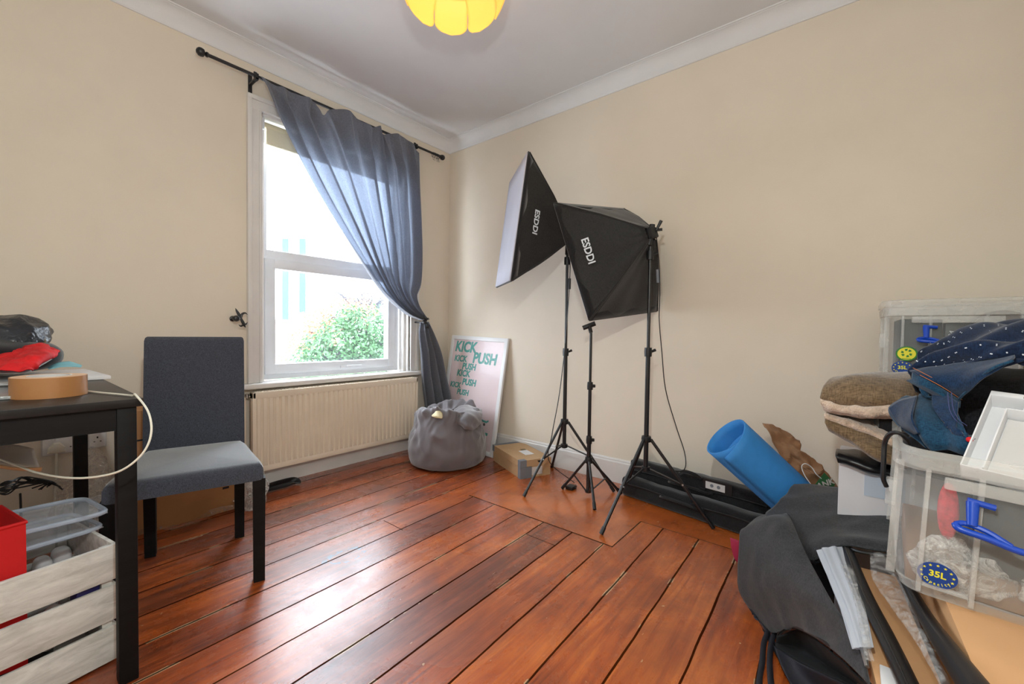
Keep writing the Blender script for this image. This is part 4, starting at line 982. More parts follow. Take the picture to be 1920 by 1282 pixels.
blob(c_+e1*(-.012), (.020, .03, .034), 3, amp=0, rot=th).build('adapter_lobe', 'white', wp); blob(c_+e1*.030+Z3*.014, (.022, .03, .032), 3, amp=0, rot=th).build('adapter_lobe', 'white', wp); blob(c_+e1*.085-Z3*.012, (.03, .03, .02), 3, amp=0, rot=th).build('adapter_base', 'white', wp)
tag(MB().lathe([(.05, 0), (.055, 0), (.06, .05), (.056, .052), (.05, .004), (.05, 0)], crp(.125, .20, .10)).build('clear_tub', 'lidclear'), 'clear round plastic tub inside the crate next to the red bin', 'tub')
tag(MB().frame_box(crp(.085, .016, .125), e1, e2, Z3, .05, .05, .115, .004).build('navy_box', mat('navy_card_box', (28, 24, 84), .5, var=.1)), 'dark navy box seen through the top gap of the crate', 'box')
tag(blob(crp(.12, .06, .15), (.035, .03, .05), 2.4, amp=.01, sc=20).build('white_bottle', 'offwhite'), 'small off-white bottle seen through the crate slats', 'bottle')
tag(blob(crp(.165, .075, .14), (.03, .03, .03), 2.4, amp=.006, sc=20).build('maroon_pouch', mat('maroon_cloth', (104, 24, 36), .7, var=.15)), 'small maroon pouch seen through the upper gap of the crate', 'pouch')
tag(blob(crp(.24, .19, .07), (.13, .17, .045), 3, amp=.012, sc=14, rot=th-math.pi/2+R(90)).build('dark_cloth', 'nylon2'), 'dark cloth lying in the bottom of the white crate', 'cloth')

# torn cardboard flap and its box at the far left under the table
cb = thing('cardboard_flap_box', 'torn pinkish cardboard box flap sticking in from the left below the table', 'cardboard box', px(-120, 1000, 1.5))
MB().grid(patch(P([[(-90, 815, 1.30), (-20, 824, 1.33), (30, 834, 1.36), (63, 842, 1.38)], [(-90, 845, 1.24), (-20, 850, 1.27), (30, 855, 1.30), (67, 858, 1.32)], [(-90, 868, 1.18), (-20, 868, 1.2), (30, 873, 1.23), (74, 876, 1.25)]]), 14, 8, .003, 30)).build('flap', mat('pale_inner_card', (226, 208, 194), .7, var=.04), cb, thick=.004)
MB().grid(patch(P([[(-90, 870, 1.175), (-20, 872, 1.195), (30, 878, 1.22), (78, 878, 1.245)], [(-90, 878, 1.175), (-20, 876, 1.2), (30, 882, 1.225), (76, 884, 1.25)]]), 10, 4)).build('flap_edge', 'card2', cb, thick=.004)

# ------------------------------------------------------------------ sockets on the wall behind the table
def socket(y0_, y1_, z0_, z1_, label, plug):
    t = thing('wall_socket', label, 'socket', (0, (y0_+y1_)/2, z0_))
    MB().box((0, y0_-.004, z0_-.004), (.010, y1_+.004, z1_+.004), .001).build('back_box', 'offwhite', t)
    MB().box((.010, y0_, z0_), (.019, y1_, z1_), .003).build('face_plate', 'white', t)
    for k in range(2 if plug else 1):
        yy = (y0_+.035)+k*.065 if plug else (y0_+y1_)/2; b = MB()
        for (a, c2_, h_) in ((0, .012, .009), (-.011, -.008, .004), (.011, -.008, .004)): b.box((.0192, yy+a-.003, (z0_+z1_)/2+c2_-h_/2-.008), (.0197, yy+a+.003, (z0_+z1_)/2+c2_+h_/2-.008))
        b.build('pin_hole', 'ink', t, smooth=False)
        if plug: MB().box((.019, yy-.006, z1_-.022), (.023, yy+.006, z1_-.006), .002).build('switch', 'white', t)
    return t
socket(-2.495, -2.365, .400, .487, 'white double wall socket behind the table with one plug in it', True)
socket(-2.345, -2.285, .405, .495, 'narrow white wall plate right of the double socket', False)
pl = thing('power_plug', 'cream mains plug with hanging flex in the double wall socket', 'plug', (.04, -2.46, .40))
b = MB(); rows = []
for x_, s_ in ((.0198, .9), (.035, 1), (.045, .8), (.048, .3)):
    rows.append([V((x_, -2.452+.030*s_*a, .435+.028*s_*c_)) for a, c_ in ((-1, -.9), (-.95, 0), (-.35, .8), (.35, .8), (.95, 0), (1, -.9), (.25, -1), (-.25, -1))])
b.grid(rows, True); b.poly(rows[-1]); b.poly(rows[0]); b.build('plug_body', 'cable', pl, angle=30)
MB().tube(smooth_path([V((.035, -2.452, .41)), V((.034, -2.453, .36)), V((.03, -2.455, .25)), V((.03, -2.46, .1)), V((.035, -2.47, .006))], 20), .005, 8).build('flex', 'cable', pl)

# ------------------------------------------------------------------ cardboard parcel and wrap behind the chair
pc = thing('cardboard_parcel', 'large brown cardboard box standing against the wall behind the chair', 'cardboard box', (.16, -2.0, 0))
PX0, PX1, PY0, PY1 = .035, .262, -2.235, -1.80
MB().box((PX0, PY0, 0), (PX1, PY1, .60), .003).build('box_body', 'card', pc)
b = MB()
for z in (.455, .365, .27): b.box((PX1-.001, PY0-.001, z), (PX1+.0015, PY0+.16, z+.008)); b.box((PX1-.05, PY0-.0015, z), (PX1+.0015, PY0+.01, z+.008))
b.build('vent_slot', 'ink', pc, smooth=False)
b = MB()
for z, w1 in ((.225, .025), (.175, .02), (.125, .03)): b.box((PX1, PY1-.06, z), (PX1+.001, PY1-.06+w1, z+.012))
b.build('print_mark', 'ink', pc, smooth=False)
MB().grid(patch([[V((.275+.02*math.sin(a*3), -2.28+.5*a, z+.02*math.sin(a*9+z*20))) for a in (0, .25, .5, .75, 1)] for z in (.03, .012, .004)], 40, 6, .012, 30)).build('film_edge', 'film', pc, angle=80)
tag(blob(V((.20, -2.37, .19)), (.09, .08, .20), 2.4, amp=.05, sc=9, seed=5, flat=-.185).build('bubble_wrap', 'film', angle=80), 'crumpled clear packing film bundled behind the crate, left of the box', 'packing film')
tag(blob(V((.30, -1.735, .105)), (.07, .055, .11), 2.2, amp=.04, sc=12, seed=15, flat=-.10).build('plastic_bag', 'wool', angle=80), 'crumpled whitish plastic bag on the floor behind the right chair leg', 'plastic bag')
b = MB(); 
for k in range(7):
    a = .006*k; b.tube(smooth_path([V((.12+a*.8, -1.68, .012+a*.5)), V((.11+a, -1.58, .016+a)), V((.10+a*.5, -1.46+a, .020+a*.6)), V((.12+a, -1.42+a*.5, .012)), V((.15-a*.4, -1.47, .01+a*.4)), V((.15+a*.2, -1.60, .01+a*.5)), V((.14, -1.69, .01))], 36), .0042, 6)
tag(b.build('cable_bundle', 'blackplastic'), 'bundled black cable on the floor below the radiator left end', 'cables')
#PART3
M['umbblack'] = mat('black_umbrella_nylon', (10, 10, 12), .42, var=.1)
# ------------------------------------------------------------------ right-hand pile: supports first
M['greycard'] = mat('pale_grey_white_box', (206, 204, 208), .6, var=.04)
tag(MB().box((2.99, -.47, 0), (3.40, -.03, .828), .004).build('moving_box', 'card'), 'tall brown cardboard box in the back right corner below the lidded storage box', 'cardboard box')
wb = thing('white_box', 'white card box standing on the floor below the brown pet beds', 'box', (3.1, -.66, 0))
MB().box((2.862, -.80, 0), (3.36, -.50, .565), .004).build('box_body', 'greycard', wb)
MB().box((2.93, -.802, .47), (3.03, -.8005, .545)).build('label', mat('pale_blue_label', (188, 200, 216), .5, var=.03), wb, smooth=False)
# flat black folded bag on the white box
tag(MB().grid(patch(P([[(1568, 842, 1.52), (1600, 843, 1.52), (1640, 850, 1.52), (1690, 860, 1.50)], [(1567, 850, 1.42), (1600, 858, 1.40), (1635, 870, 1.37), (1680, 882, 1.34)], [(1570, 864, 1.41), (1600, 873, 1.385), (1630, 885, 1.36), (1675, 895, 1.33)], [(1575, 866, 1.45), (1605, 876, 1.44), (1635, 886, 1.42), (1680, 895, 1.40)]]), 20, 16, .004, 20)).build('folded_black_bag', mat('shiny_black_vinyl', (20, 20, 24), .35, var=.2), thick=.006, angle=70), 'folded shiny black vinyl bag between the white box and the pet beds', 'bag')

# two fleece-lined pet beds
def bed(name, label, rowsf, rowsl, sd):
    t = thing(name, label, 'pet bed', rowsf[-1][1])
    b = MB(); b.grid(patch(rowsf, 44, 26, .007, 10, seed=sd)); b.build('cover', 'bedfab', t, thick=.01, angle=80)
    b = MB(); b.grid(patch(rowsl, 44, 20, .010, 16, seed=sd+2)); b.build('fleece_lining', 'fleece', t, thick=.01, angle=80)
    return t
bed('pet_bed', 'upper brown linen pet bed with cream fleece edge, beside the denim pile',
    P([[(1640, 704, 1.62), (1680, 700, 1.62), (1730, 700, 1.62), (1790, 705, 1.6)], [(1572, 706, 1.52), (1630, 700, 1.50), (1700, 700, 1.46), (1790, 690, 1.42)], [(1548, 722, 1.47), (1600, 708, 1.42), (1690, 712, 1.36), (1790, 712, 1.32)], [(1538, 742, 1.45), (1590, 745, 1.38), (1680, 745, 1.30), (1790, 750, 1.26)], [(1540, 752, 1.45), (1595, 764, 1.38), (1680, 762, 1.30), (1790, 768, 1.26)]]),
    P([[(1538, 748, 1.455), (1595, 760, 1.385), (1680, 758, 1.31), (1790, 764, 1.27)], [(1539, 756, 1.44), (1592, 772, 1.37), (1672, 768, 1.295), (1790, 772, 1.255)], [(1550, 768, 1.45), (1600, 778, 1.385), (1672, 781, 1.31), (1790, 782, 1.27)], [(1570, 772, 1.52), (1620, 779, 1.50), (1680, 782, 1.46), (1790, 784, 1.42)]]), 3)
bed('pet_bed', 'lower brown pet bed with cream fleece top, sagging over the black bag',
    P([[(1547, 785, 1.45), (1600, 800, 1.40), (1650, 822, 1.34), (1700, 842, 1.30)], [(1548, 795, 1.44), (1590, 818, 1.39), (1640, 846, 1.32), (1700, 870, 1.28)], [(1560, 808, 1.45), (1600, 830, 1.40), (1640, 858, 1.33), (1700, 880, 1.29)], [(1590, 816, 1.52), (1620, 834, 1.48), (1650, 858, 1.42), (1700, 876, 1.38)]]),
    P([[(1575, 775, 1.60), (1620, 782, 1.60), (1680, 790, 1.58), (1740, 800, 1.54)], [(1552, 772, 1.50), (1600, 782, 1.48), (1660, 796, 1.42), (1740, 815, 1.38)], [(1545, 778, 1.455), (1595, 792, 1.40), (1650, 812, 1.345), (1700, 832, 1.30)], [(1547, 786, 1.445), (1600, 802, 1.395), (1650, 823, 1.335), (1700, 845, 1.295)]]), 9)
tag(MB().box((2.95, -.82, .575), (3.38, -.52, .80), .05).build('cushion', 'nylon2'), 'dark cushion filling the gap between the two pet beds', 'cushion')

# ------------------------------------------------------------------ clear storage boxes
def storage_box(label, x0, y0, z0, w_, d_, h_, tilt, stick_c, lid, hx):
    t = thing('storage_box', label, 'storage box', (x0+w_/2, y0+d_/2, z0), None)
    m = Matrix.Translation((x0, y0, z0)) @ tilt
    def loop(z, ins, rad=.045, n=6, out=0):
        pts = []
        for cx_, cy_, a0_ in ((w_-ins-rad, ins+rad, -90), (w_-ins-rad, d_-ins-rad, 0), (ins+rad, d_-ins-rad, 90), (ins+rad, ins+rad, 180)):
            for k in range(n+1):
                a = R(a0_+90*k/n); pts.append(m @ V((cx_+rad*math.cos(a), cy_+rad*math.sin(a), z)))
        return pts
    b = MB(); rows = [loop(.012, .022, .04), loop(.0, .028, .036)]
    rows = [loop(0, .030, .034), loop(.012, .018, .044), loop(.05, .015, .045), loop(h_-.045, .006, .05)]
    b.grid(rows, True); b.poly(loop(.0, .030, .034)); body = b.build('box_shell', 'boxclear', t, thick=.003, angle=60)
    b = MB(); b.grid([loop(h_-.045, .006, .05), loop(h_-.042, -.004, .055), loop(h_-.012, -.006, .056), loop(h_-.008, .004, .05), loop(h_, .004, .05), loop(h_, .010, .046), loop(h_-.04, .011, .046)], True); b.build('rim', 'boxrim', t, angle=40)
    b = MB(); b.grid([loop(.0, .030, .034), loop(-.001, .024, .04), loop(.020, .016, .045), loop(.022, .020, .042)], True); b.build('base_edge', 'boxrim', t, angle=40)
    ribs = []
    for xr in (.052, .128, w_-.13, w_-.05):
        ribs += [((xr-.004, .0, .012), (xr+.004, .016, h_-.04)), ((xr-.004, d_-.016, .012), (xr+.004, d_, h_-.04))]
    for yr in (.06, d_-.06):
        ribs += [((.0, yr-.004, .012), (.016, yr+.004, h_-.04)), ((w_-.016, yr-.004, .012), (w_, yr+.004, h_-.04))]
    for lo_, hi_ in ribs+[((.056, .0, .026), (.124, .012, .033))]: MB().box(lo_, hi_, .002, m).build('rib', 'boxrim', t, angle=30)
    b = MB(); b.box((.075, -.010, h_-.070), (w_-.09, .003, h_-.046), .004, m); b.build('grip_ledge', 'boxrim', t)
    b = MB(); b.box((-.010, d_*.35, h_*.42), (.01, d_*.42, h_*.62), .003, m); b.build('side_clip', 'boxrim', t)
    # blue swing handle
    hz = h_-.085
    pts = [(hx, -.012, hz), (hx, -.020, hz-.040), (hx+.0, -.026, hz-.048)]
    hd = MB(); hd.tube([m @ V((hx+.0, -.006, hz)), m @ V((hx, -.022, hz-.042))], [.010, .008], 10)
    hd.tube([m @ V((hx-.008, -.006, hz+.002)), m @ V((hx+.03, -.006, hz-.002))], .006, 8)
    bar = smooth_path([(hx-.022, -.022, hz-.046), (hx-.016, -.030, hz-.052), (hx+.02, -.034, hz-.056), (hx+.06, -.036, hz-.064), (w_/2+.03, -.036, hz-.064), (w_-hx-.04, -.034, hz-.058), (w_-hx+.022, -.022, hz-.046)], 30)
    hd.tube([m @ p for p in bar], .0065, 10)
    bar = smooth_path([(hx-.022, -.022, hz-.046), (hx-.008, -.018, hz-.042), (hx+.02, -.024, hz-.046), (hx+.05, -.034, hz-.060)], 12); hd.tube([m @ p for p in bar], .0055, 8)
    hd.tube([m @ V((w_-hx, -.006, hz)), m @ V((w_-hx, -.022, hz-.042))], [.010, .008], 10)
    hd.build('carry_handle', 'blueplastic', t)
    if lid:
        b = MB(); b.grid([loop(h_-.004, -.010, .060), loop(h_+.016, -.010, .060), loop(h_+.020, .008, .05), loop(h_+.010, .02, .045)], True); b.poly(loop(h_+.010, .02, .045)); b.build('lid', 'boxrim', t, angle=40)
    return t, m
def star(o, xd, yd, r):
    return [o+xd*(rr*math.sin(a))+yd*(rr*math.cos(a)) for k in range(10) for a, rr in [(k*math.pi/5, r if k % 2 == 0 else r*.42)]]
def sticker(par, o, xd, yd, r, n0):
    nn = xd.cross(yd).normalized()
    disc = lambda r_, d: [o+nn*d+xd*(r_*math.cos(2*math.pi*k/40))+yd*(r_*.86*math.sin(2*math.pi*k/40)) for k in range(40)]
    s_ = MB().poly(disc(r, 0), nn*.0008).build('capacity_sticker', 'bluesticker', par, smooth=False)
    b = MB()
    for k in range(9):
        a = R(200-k*27.5); b.poly(star(o+nn*.0009+xd*(r*.80*math.cos(a))+yd*(r*.68*math.sin(a)), xd, yd, r*.10), nn*.0003)
    b.build('star_print', 'yellow', s_, smooth=False)
    text('35L', r*.58, o+nn*.0009+yd*r*.05, xd, yd, 'lettering', 'yellow', s_, .0003, r*.018)
    for k, c_ in enumerate('Capacity'):
        a = R(218+k*14.9); text(c_, r*.27, o+nn*.0009+xd*(r*.72*math.cos(a))+yd*(r*.62*math.sin(a)), xd*(-math.sin(a))+yd*math.cos(a), xd*(-math.cos(a))-yd*math.sin(a), 'lettering', 'yellow', s_, .0003, r*.006)
def recycle(par, o, xd, yd, r):
    nn = xd.cross(yd).normalized(); disc = lambda r_, d: [o+nn*d+xd*(r_*math.cos(2*math.pi*k/36))+yd*(r_*.9*math.sin(2*math.pi*k/36)) for k in range(36)]
    s_ = MB().poly(disc(r, 0), nn*.0006).build('recycling_sticker', 'greens', par, smooth=False)
    MB().poly(disc(r*.84, .0007), nn*.0003).build('sticker_face', 'yellow', s_, smooth=False)
    b = MB()
    for k in range(3):
        a0_ = 2*math.pi*k/3+.5
        for j in range(2):
            a = a0_+j*.9; p = o+nn*.0011+yd*r*.08; b.poly([p+(xd*math.cos(aa)+yd*math.sin(aa))*rr for aa, rr in ((a, r*.30), (a, r*.54), (a+.55, r*.52), (a+.62, r*.28))], nn*.0002)
    b.poly([o+nn*.0011+xd*a+yd*c_ for a, c_ in ((-r*.4, -r*.66), (r*.4, -r*.66), (r*.4, -r*.60), (-r*.4, -r*.60))], nn*.0002)
    b.build('recycling_print', 'greens', s_, smooth=False)
FB = V((2.955, -1.392, .452)); ft = Matrix.Rotation(R(-3.0), 4, 'Z') @ Matrix.Rotation(R(2.2), 4, 'Y')
fbx, mf = storage_box('open clear storage box in the right foreground with blue handle, piled with clothes', FB.x, FB.y, FB.z, .40, .48, .312, ft, None, False, .116)
mi = mf.inverted(); 
def onfront(m, x, y):
    mi = m.inverted(); o = mi @ CAM; d = (mi @ px(x, y, 1))-o; k = (-.0055-o.y)/d.y if abs(d.y) > 1e-9 else 1; return m @ (o+d*k)
fx = (mf.to_3x3() @ X3); fz = (mf.to_3x3() @ Z3)
sticker(fbx, onfront(mf, 1758, 1083)+(mf.to_3x3() @ Y3)*.012, fx, fz, .030, 0)
BBx = V((2.985, -.425, .832)); bt = Matrix.Identity(4)
bbx, mb = storage_box('lidded clear storage box at the back right corner, behind the denim pile', BBx.x, BBx.y, BBx.z, .40, .38, .292, bt, None, True, .115)
sticker(bbx, onfront(mb, 1692, 690)+Y3*.006, X3, Z3, .031, 0)
recycle(bbx, onfront(mb, 1700, 663)+Y3*.004, X3, Z3, .031)
# contents of the back box
tag(MB().box((3.03, -.375, .845), (3.15, -.10, 1.07), .006).build('dark_folder_case', 'darkteal'), 'dark grey case inside the back storage box, behind the stickers', 'case')
MI = bpy.data.objects['dark_folder_case']
hc = thing('black_notebook', 'black notebook with white lettering inside the back storage box', 'notebook', (3.20, -.36, .85))
MB().box((3.155, -.385, .845), (3.23, -.33, 1.055), .004).build('cover', 'blackplastic', hc)
for s_, dx_, dz_ in (('M', .0, .17), ('P', .008, .13), ('N', .004, .15), ('R', .012, .105)): text(s_, .026, V((3.175+dx_, -.3858, .845+dz_)), V((.2, 0, 1)), V((-1, 0, .2)), 'lettering', 'white_dot', hc, .0003)
tag(MB().box((3.14, -.30, .845), (3.34, -.09, 1.03), .01).build('brown_card_box', 'card2'), 'brown card box inside the back storage box', 'box')
tag(MB().lathe([(.001, 0), (.085, .003), (.10, .02), (.09, .03), (.001, .03)], seg=28, mtx=Matrix.Translation((3.30, -.335, 1.00)) @ Matrix.Rotation(R(90), 4, 'X')).build('grey_disc', mat('grey_frisbee', (128, 118, 112), .5, var=.05)), 'round grey disc standing inside the back storage box', 'disc')
tag(MB().box((3.235, -.395, .845), (3.34, -.372, .95), .003).build('white_packet', 'white'), 'white packet standing at the front inside the back storage box', 'packet')
# contents of the front box
tag(MB().box((.115, .024, .080), (.375, .40, .245), .016, mf).build('toolbag', 'darkteal'), 'dark teal-grey case inside the front storage box', 'case')
tag(blob(mf @ V((.088, .040, .185)), (.015, .013, .058), 2.3, nu=20, nv=14, amp=.002, sc=60).build('red_brush', 'redbristle'), 'red bristly brush standing inside the front storage box corner', 'brush')
tag(MB().box((.032, .045, .012), (.36, .41, .074), .004, mf).build('brown_carton', mat('dim_brown_carton', (150, 118, 92), .8, var=.1)), 'brown carton lying in the bottom of the front storage box', 'box')
tag(blob(mf @ V((.115, .034, .075)), (.075, .014, .052), 2.2, amp=.010, sc=22, seed=4).build('clear_bag', 'wool', angle=80), 'crumpled clear bag behind the capacity sticker in the front box', 'plastic bag')
tag(blob(mf @ V((.27, .034, .078)), (.075, .014, .055), 2.2, amp=.010, sc=22, seed=14).build('clear_bag', 'wool', angle=80), 'crumpled greyish clear bag right of the blue sticker in the front box', 'plastic bag')

# ------------------------------------------------------------------ cartons under the front box
c1_ = thing('shipping_carton', 'flat tan cardboard carton under the umbrella rods in the right foreground', 'cardboard box', (2.98, -1.4, 0))
MB().box((2.925, -1.62, .0), (3.03, -1.04, .33), .002, Matrix.Translation((3, -1.4, 0)) @ Matrix.Rotation(R(5), 4, 'Z') @ Matrix.Translation((-3, 1.4, 0))).build('box_body', 'card2', c1_)
c2_ = thing('shipping_carton', 'large tan cardboard carton directly below the clear storage box', 'cardboard box', (3.2, -1.3, 0))
MB().box((3.05, -1.72, .0), (3.41, -.88, .446), .002, Matrix.Translation((3.2, -1.3, 0)) @ Matrix.Rotation(R(1.5), 4, 'Z') @ Matrix.Translation((-3.2, 1.3, 0))).build('box_body', 'card2', c2_)

# ------------------------------------------------------------------ equipment bag with umbrellas
gb = thing('umbrella_bag', 'large open dark grey zipped canvas bag holding photo umbrellas', 'bag', (2.75, -1.0, 0))
MB().grid(patch(P([[(1400, 992, 1.66), (1425, 972, 1.64), (1450, 966, 1.60), (1478, 967, 1.54)], [(1391, 1000, 1.60), (1424, 984, 1.55), (1460, 978, 1.48), (1490, 992, 1.42)], [(1388, 1045, 1.57), (1424, 1034, 1.46), (1470, 1024, 1.36), (1515, 1045, 1.26)],
    [(1390, 1106, 1.55), (1430, 1100, 1.40), (1485, 1092, 1.24), (1556, 1118, 1.07)], [(1418, 1150, 1.50), (1462, 1148, 1.32), (1530, 1148, 1.11), (1592, 1172, .965)], [(1448, 1182, 1.40), (1490, 1168, 1.23), (1556, 1190, 1.03), (1618, 1222, .89)], [(1466, 1184, 1.33), (1496, 1176, 1.22), (1560, 1216, .99), (1640, 1292, .80)]]), 44, 50, .006, 7, seed=2)).build('front_panel', 'greybag', gb, thick=.005, angle=75)
MB().grid(patch(P([[(1490, 911, 1.74), (1540, 911, 1.68), (1600, 922, 1.60), (1672, 938, 1.5)], [(1466, 940, 1.64), (1520, 940, 1.57), (1590, 952, 1.48), (1672, 966, 1.38)], [(1437, 968, 1.60), (1500, 984, 1.46), (1580, 994, 1.36), (1672, 1004, 1.26)], [(1470, 992, 1.46), (1512, 1024, 1.34), (1590, 1012, 1.27), (1672, 1022, 1.19)], [(1500, 1022, 1.39), (1530, 1052, 1.29), (1578, 1028, 1.25), (1672, 1040, 1.16)]]), 44, 40, .008, 6, seed=7)).build('top_flap', 'greybag', gb, thick=.005, angle=75)
zp = [px(*q) for q in [(1500, 1026, 1.385), (1528, 1055, 1.285), (1555, 1038, 1.26), (1585, 1028, 1.245), (1620, 1036, 1.20), (1672, 1042, 1.155)]]
MB().tube(smooth_path(zp, 30), .0045, 6).build('zip', 'blackplastic', gb)
zp = [px(*q) for q in [(1458, 1212, 1.34), (1459, 1192, 1.345), (1470, 1180, 1.305), (1492, 1176, 1.225), (1530, 1194, 1.08), (1562, 1216, .98), (1600, 1249, .895), (1645, 1298, .79)]]
zpath = smooth_path(zp, 60); MB().tube(zpath, .0042, 6).build('zip', 'blackplastic', gb)
b = MB()
for k in range(2, 118):
    u = k/2; i = min(int(u), 59); p = zpath[i].lerp(zpath[i+1], u-i); d = (zpath[i+1]-zpath[i]).normalized(); b.tube([p-FW*.004-d.cross(FW)*.003, p-FW*.004+d.cross(FW)*.003], .0011, 4)
b.build('zip_teeth', 'silver', gb)
# pocket mouth and lining below the zip
MB().grid(patch(P([[(1459, 1192, 1.34), (1500, 1180, 1.25), (1560, 1220, 1.03), (1645, 1298, .83)], [(1455, 1205, 1.345), (1500, 1215, 1.30), (1560, 1250, 1.15), (1640, 1300, .96)], [(1454, 1213, 1.330), (1490, 1238, 1.255), (1545, 1266, 1.12), (1612, 1296, .97)]]), 24, 16, .003, 12)).build('pocket_lining', mat('black_pocket_lining', (8, 8, 10), .9, var=.1), gb, thick=.004)
MB().grid(patch(P([[(1391, 1108, 1.55), (1416, 1152, 1.485), (1440, 1182, 1.41), (1457, 1208, 1.335)], [(1402, 1135, 1.53), (1425, 1172, 1.45), (1446, 1202, 1.36), (1462, 1230, 1.295)], [(1425, 1170, 1.45), (1442, 1200, 1.36), (1458, 1232, 1.28), (1478, 1262, 1.215)]]), 24, 20, .003, 10)).build('side_gusset', 'bagin', gb, thick=.004, angle=70)
MB().grid(patch(P([[(1452, 1213, 1.325), (1490, 1236, 1.24), (1545, 1262, 1.10), (1612, 1292, .95)], [(1464, 1248, 1.245), (1502, 1272, 1.19), (1560, 1305, 1.11), (1625, 1335, 1.02)], [(1482, 1284, 1.18), (1518, 1310, 1.14), (1575, 1340, 1.08), (1640, 1360, 1.04)]]), 20, 16, .003, 9)).build('lower_panel', 'bagin', gb, thick=.004)
blob((2.80, -.60, .135), (.11, .14, .125), 3.2, amp=.01, sc=5, rot=R(-10)).build('padded_body', 'nylon2', gb, angle=70)
b = MB()
for off_ in (0, 14):
    pts = smooth_path([px(1440+off_, 1182, 1.40), px(1432+off_, 1205, 1.34), px(1429+off_, 1240, 1.25), px(1424+off_*1.6, 1285, 1.175), px(1440+off_, 1320, 1.12)], 20)
    b.grid([[p-RX*.009, p+RX*.009] for p in pts])
b.build('strap', 'bagin', gb, thick=.003)
wu = thing('photo_umbrella', 'folded white translucent photo umbrella sticking out of the grey bag', 'umbrella', px(1580, 1150, 1.25))
uh = [px(1558, 1030, 1.27), px(1574, 1075, 1.15), px(1598, 1140, 1.0), px(1618, 1215, .875)]
up_ = smooth_path(uh, 24); b = MB(); rows = []
for i, p in enumerate(up_):
    t_ = i/24; r_ = .034*(1-.55*t_)+.003; row = []
    for j in range(40):
        a = 2*math.pi*j/40; rr = r_*(1+.16*math.sin(a*8+t_*3)); row.append(p+RX*rr*math.cos(a)+(-FW*.7+UP*.7)*rr*.75*math.sin(a))
    rows.append(row)
b.grid(rows, True).build('canopy', 'umbwhite', wu, angle=70)
MB().tube([up_[-2], up_[-1], px(1626, 1250, .84)], [.006, .006, .004], 8).build('tip', 'silver', wu)
def blk(name, label, pts, rads):
    t = thing(name, label, 'umbrella', V(pts[0]))
    p = smooth_path(pts, 24); MB().tube(p, [rads[0]+(rads[1]-rads[0])*i/24 for i in range(25)], 14).build('canopy', 'umbblack', t)
    rows = []
    for k in range(3):
        off_ = (RX*math.cos(k*2.1)+UP*math.sin(k*2.1)); MB().tube([q_+off_*(rads[0]+(rads[1]-rads[0])*i/24) for i, q_ in enumerate(p)], .0022, 5).build('rib', 'blackmetal', t)
    return t
blk('reflector_umbrella', 'folded black umbrella lying over the tan carton, left of two', [px(1588, 1030, 1.25), px(1620, 1110, 1.04), px(1665, 1200, .875), px(1716, 1310, .735)], (.015, .0165))
blk('reflector_umbrella', 'folded black umbrella passing under the clear box, right of two', [px(1688, 1070, 1.06), px(1732, 1150, .90), px(1775, 1215, .77), px(1846, 1315, .61)], (.010, .022))
tag(MB().grid(patch(P([[(1632, 1040, 1.17), (1655, 1040, 1.16), (1680, 1070, 1.10)], [(1636, 1085, 1.06), (1664, 1085, 1.05), (1700, 1110, 1.0)], [(1672, 1140, .945), (1700, 1150, .92), (1722, 1165, .90)], [(1712, 1195, .86), (1735, 1200, .84), (1748, 1212, .83)], [(1745, 1250, .79), (1762, 1255, .775), (1775, 1275, .76)], [(1770, 1300, .73), (1785, 1305, .72), (1795, 1310, .715)]]), 16, 50, .006, 26, seed=3)).build('clear_sleeve', 'film', thick=.002, angle=80), 'crumpled clear plastic sleeve between the two black umbrellas', 'plastic sleeve')
tag(MB().grid(patch(P([[(1575, 1055, 1.15), (1604, 1060, 1.14)], [(1603, 1130, 1.0), (1622, 1135, .98)], [(1616, 1200, .88), (1632, 1205, .865)], [(1624, 1240, .83), (1640, 1240, .825)]]), 6, 30, .005, 26)).build('clear_sleeve', 'film', thick=.002, angle=80), 'narrow clear plastic sleeve beside the white photo umbrella', 'plastic sleeve')
tag(MB().box((2.945, -1.58, .331), (2.975, -1.50, .338), .002).build('white_strip', 'white'), 'white plastic strip at the bottom edge on the tan carton', 'plastic strip')

# dark pouch and magenta tab beside the bag
tag(MB().box((2.545, -.60, .002), (2.60, -.50, .055), .008).build('navy_pouch', 'bagin'), 'small navy pouch on the floor between the cases and the grey bag', 'pouch')
tag(MB().grid(patch(P([[(1369, 1008, 1.66), (1382, 1012, 1.64), (1396, 1018, 1.63)], [(1372, 1030, 1.65), (1384, 1036, 1.63), (1396, 1040, 1.62)], [(1378, 1050, 1.64), (1386, 1056, 1.63), (1396, 1060, 1.62)]]), 10, 10, .002, 30)).build('magenta_cloth', 'magenta', thick=.004), 'magenta fabric corner peeking out beside the grey bag', 'cloth')

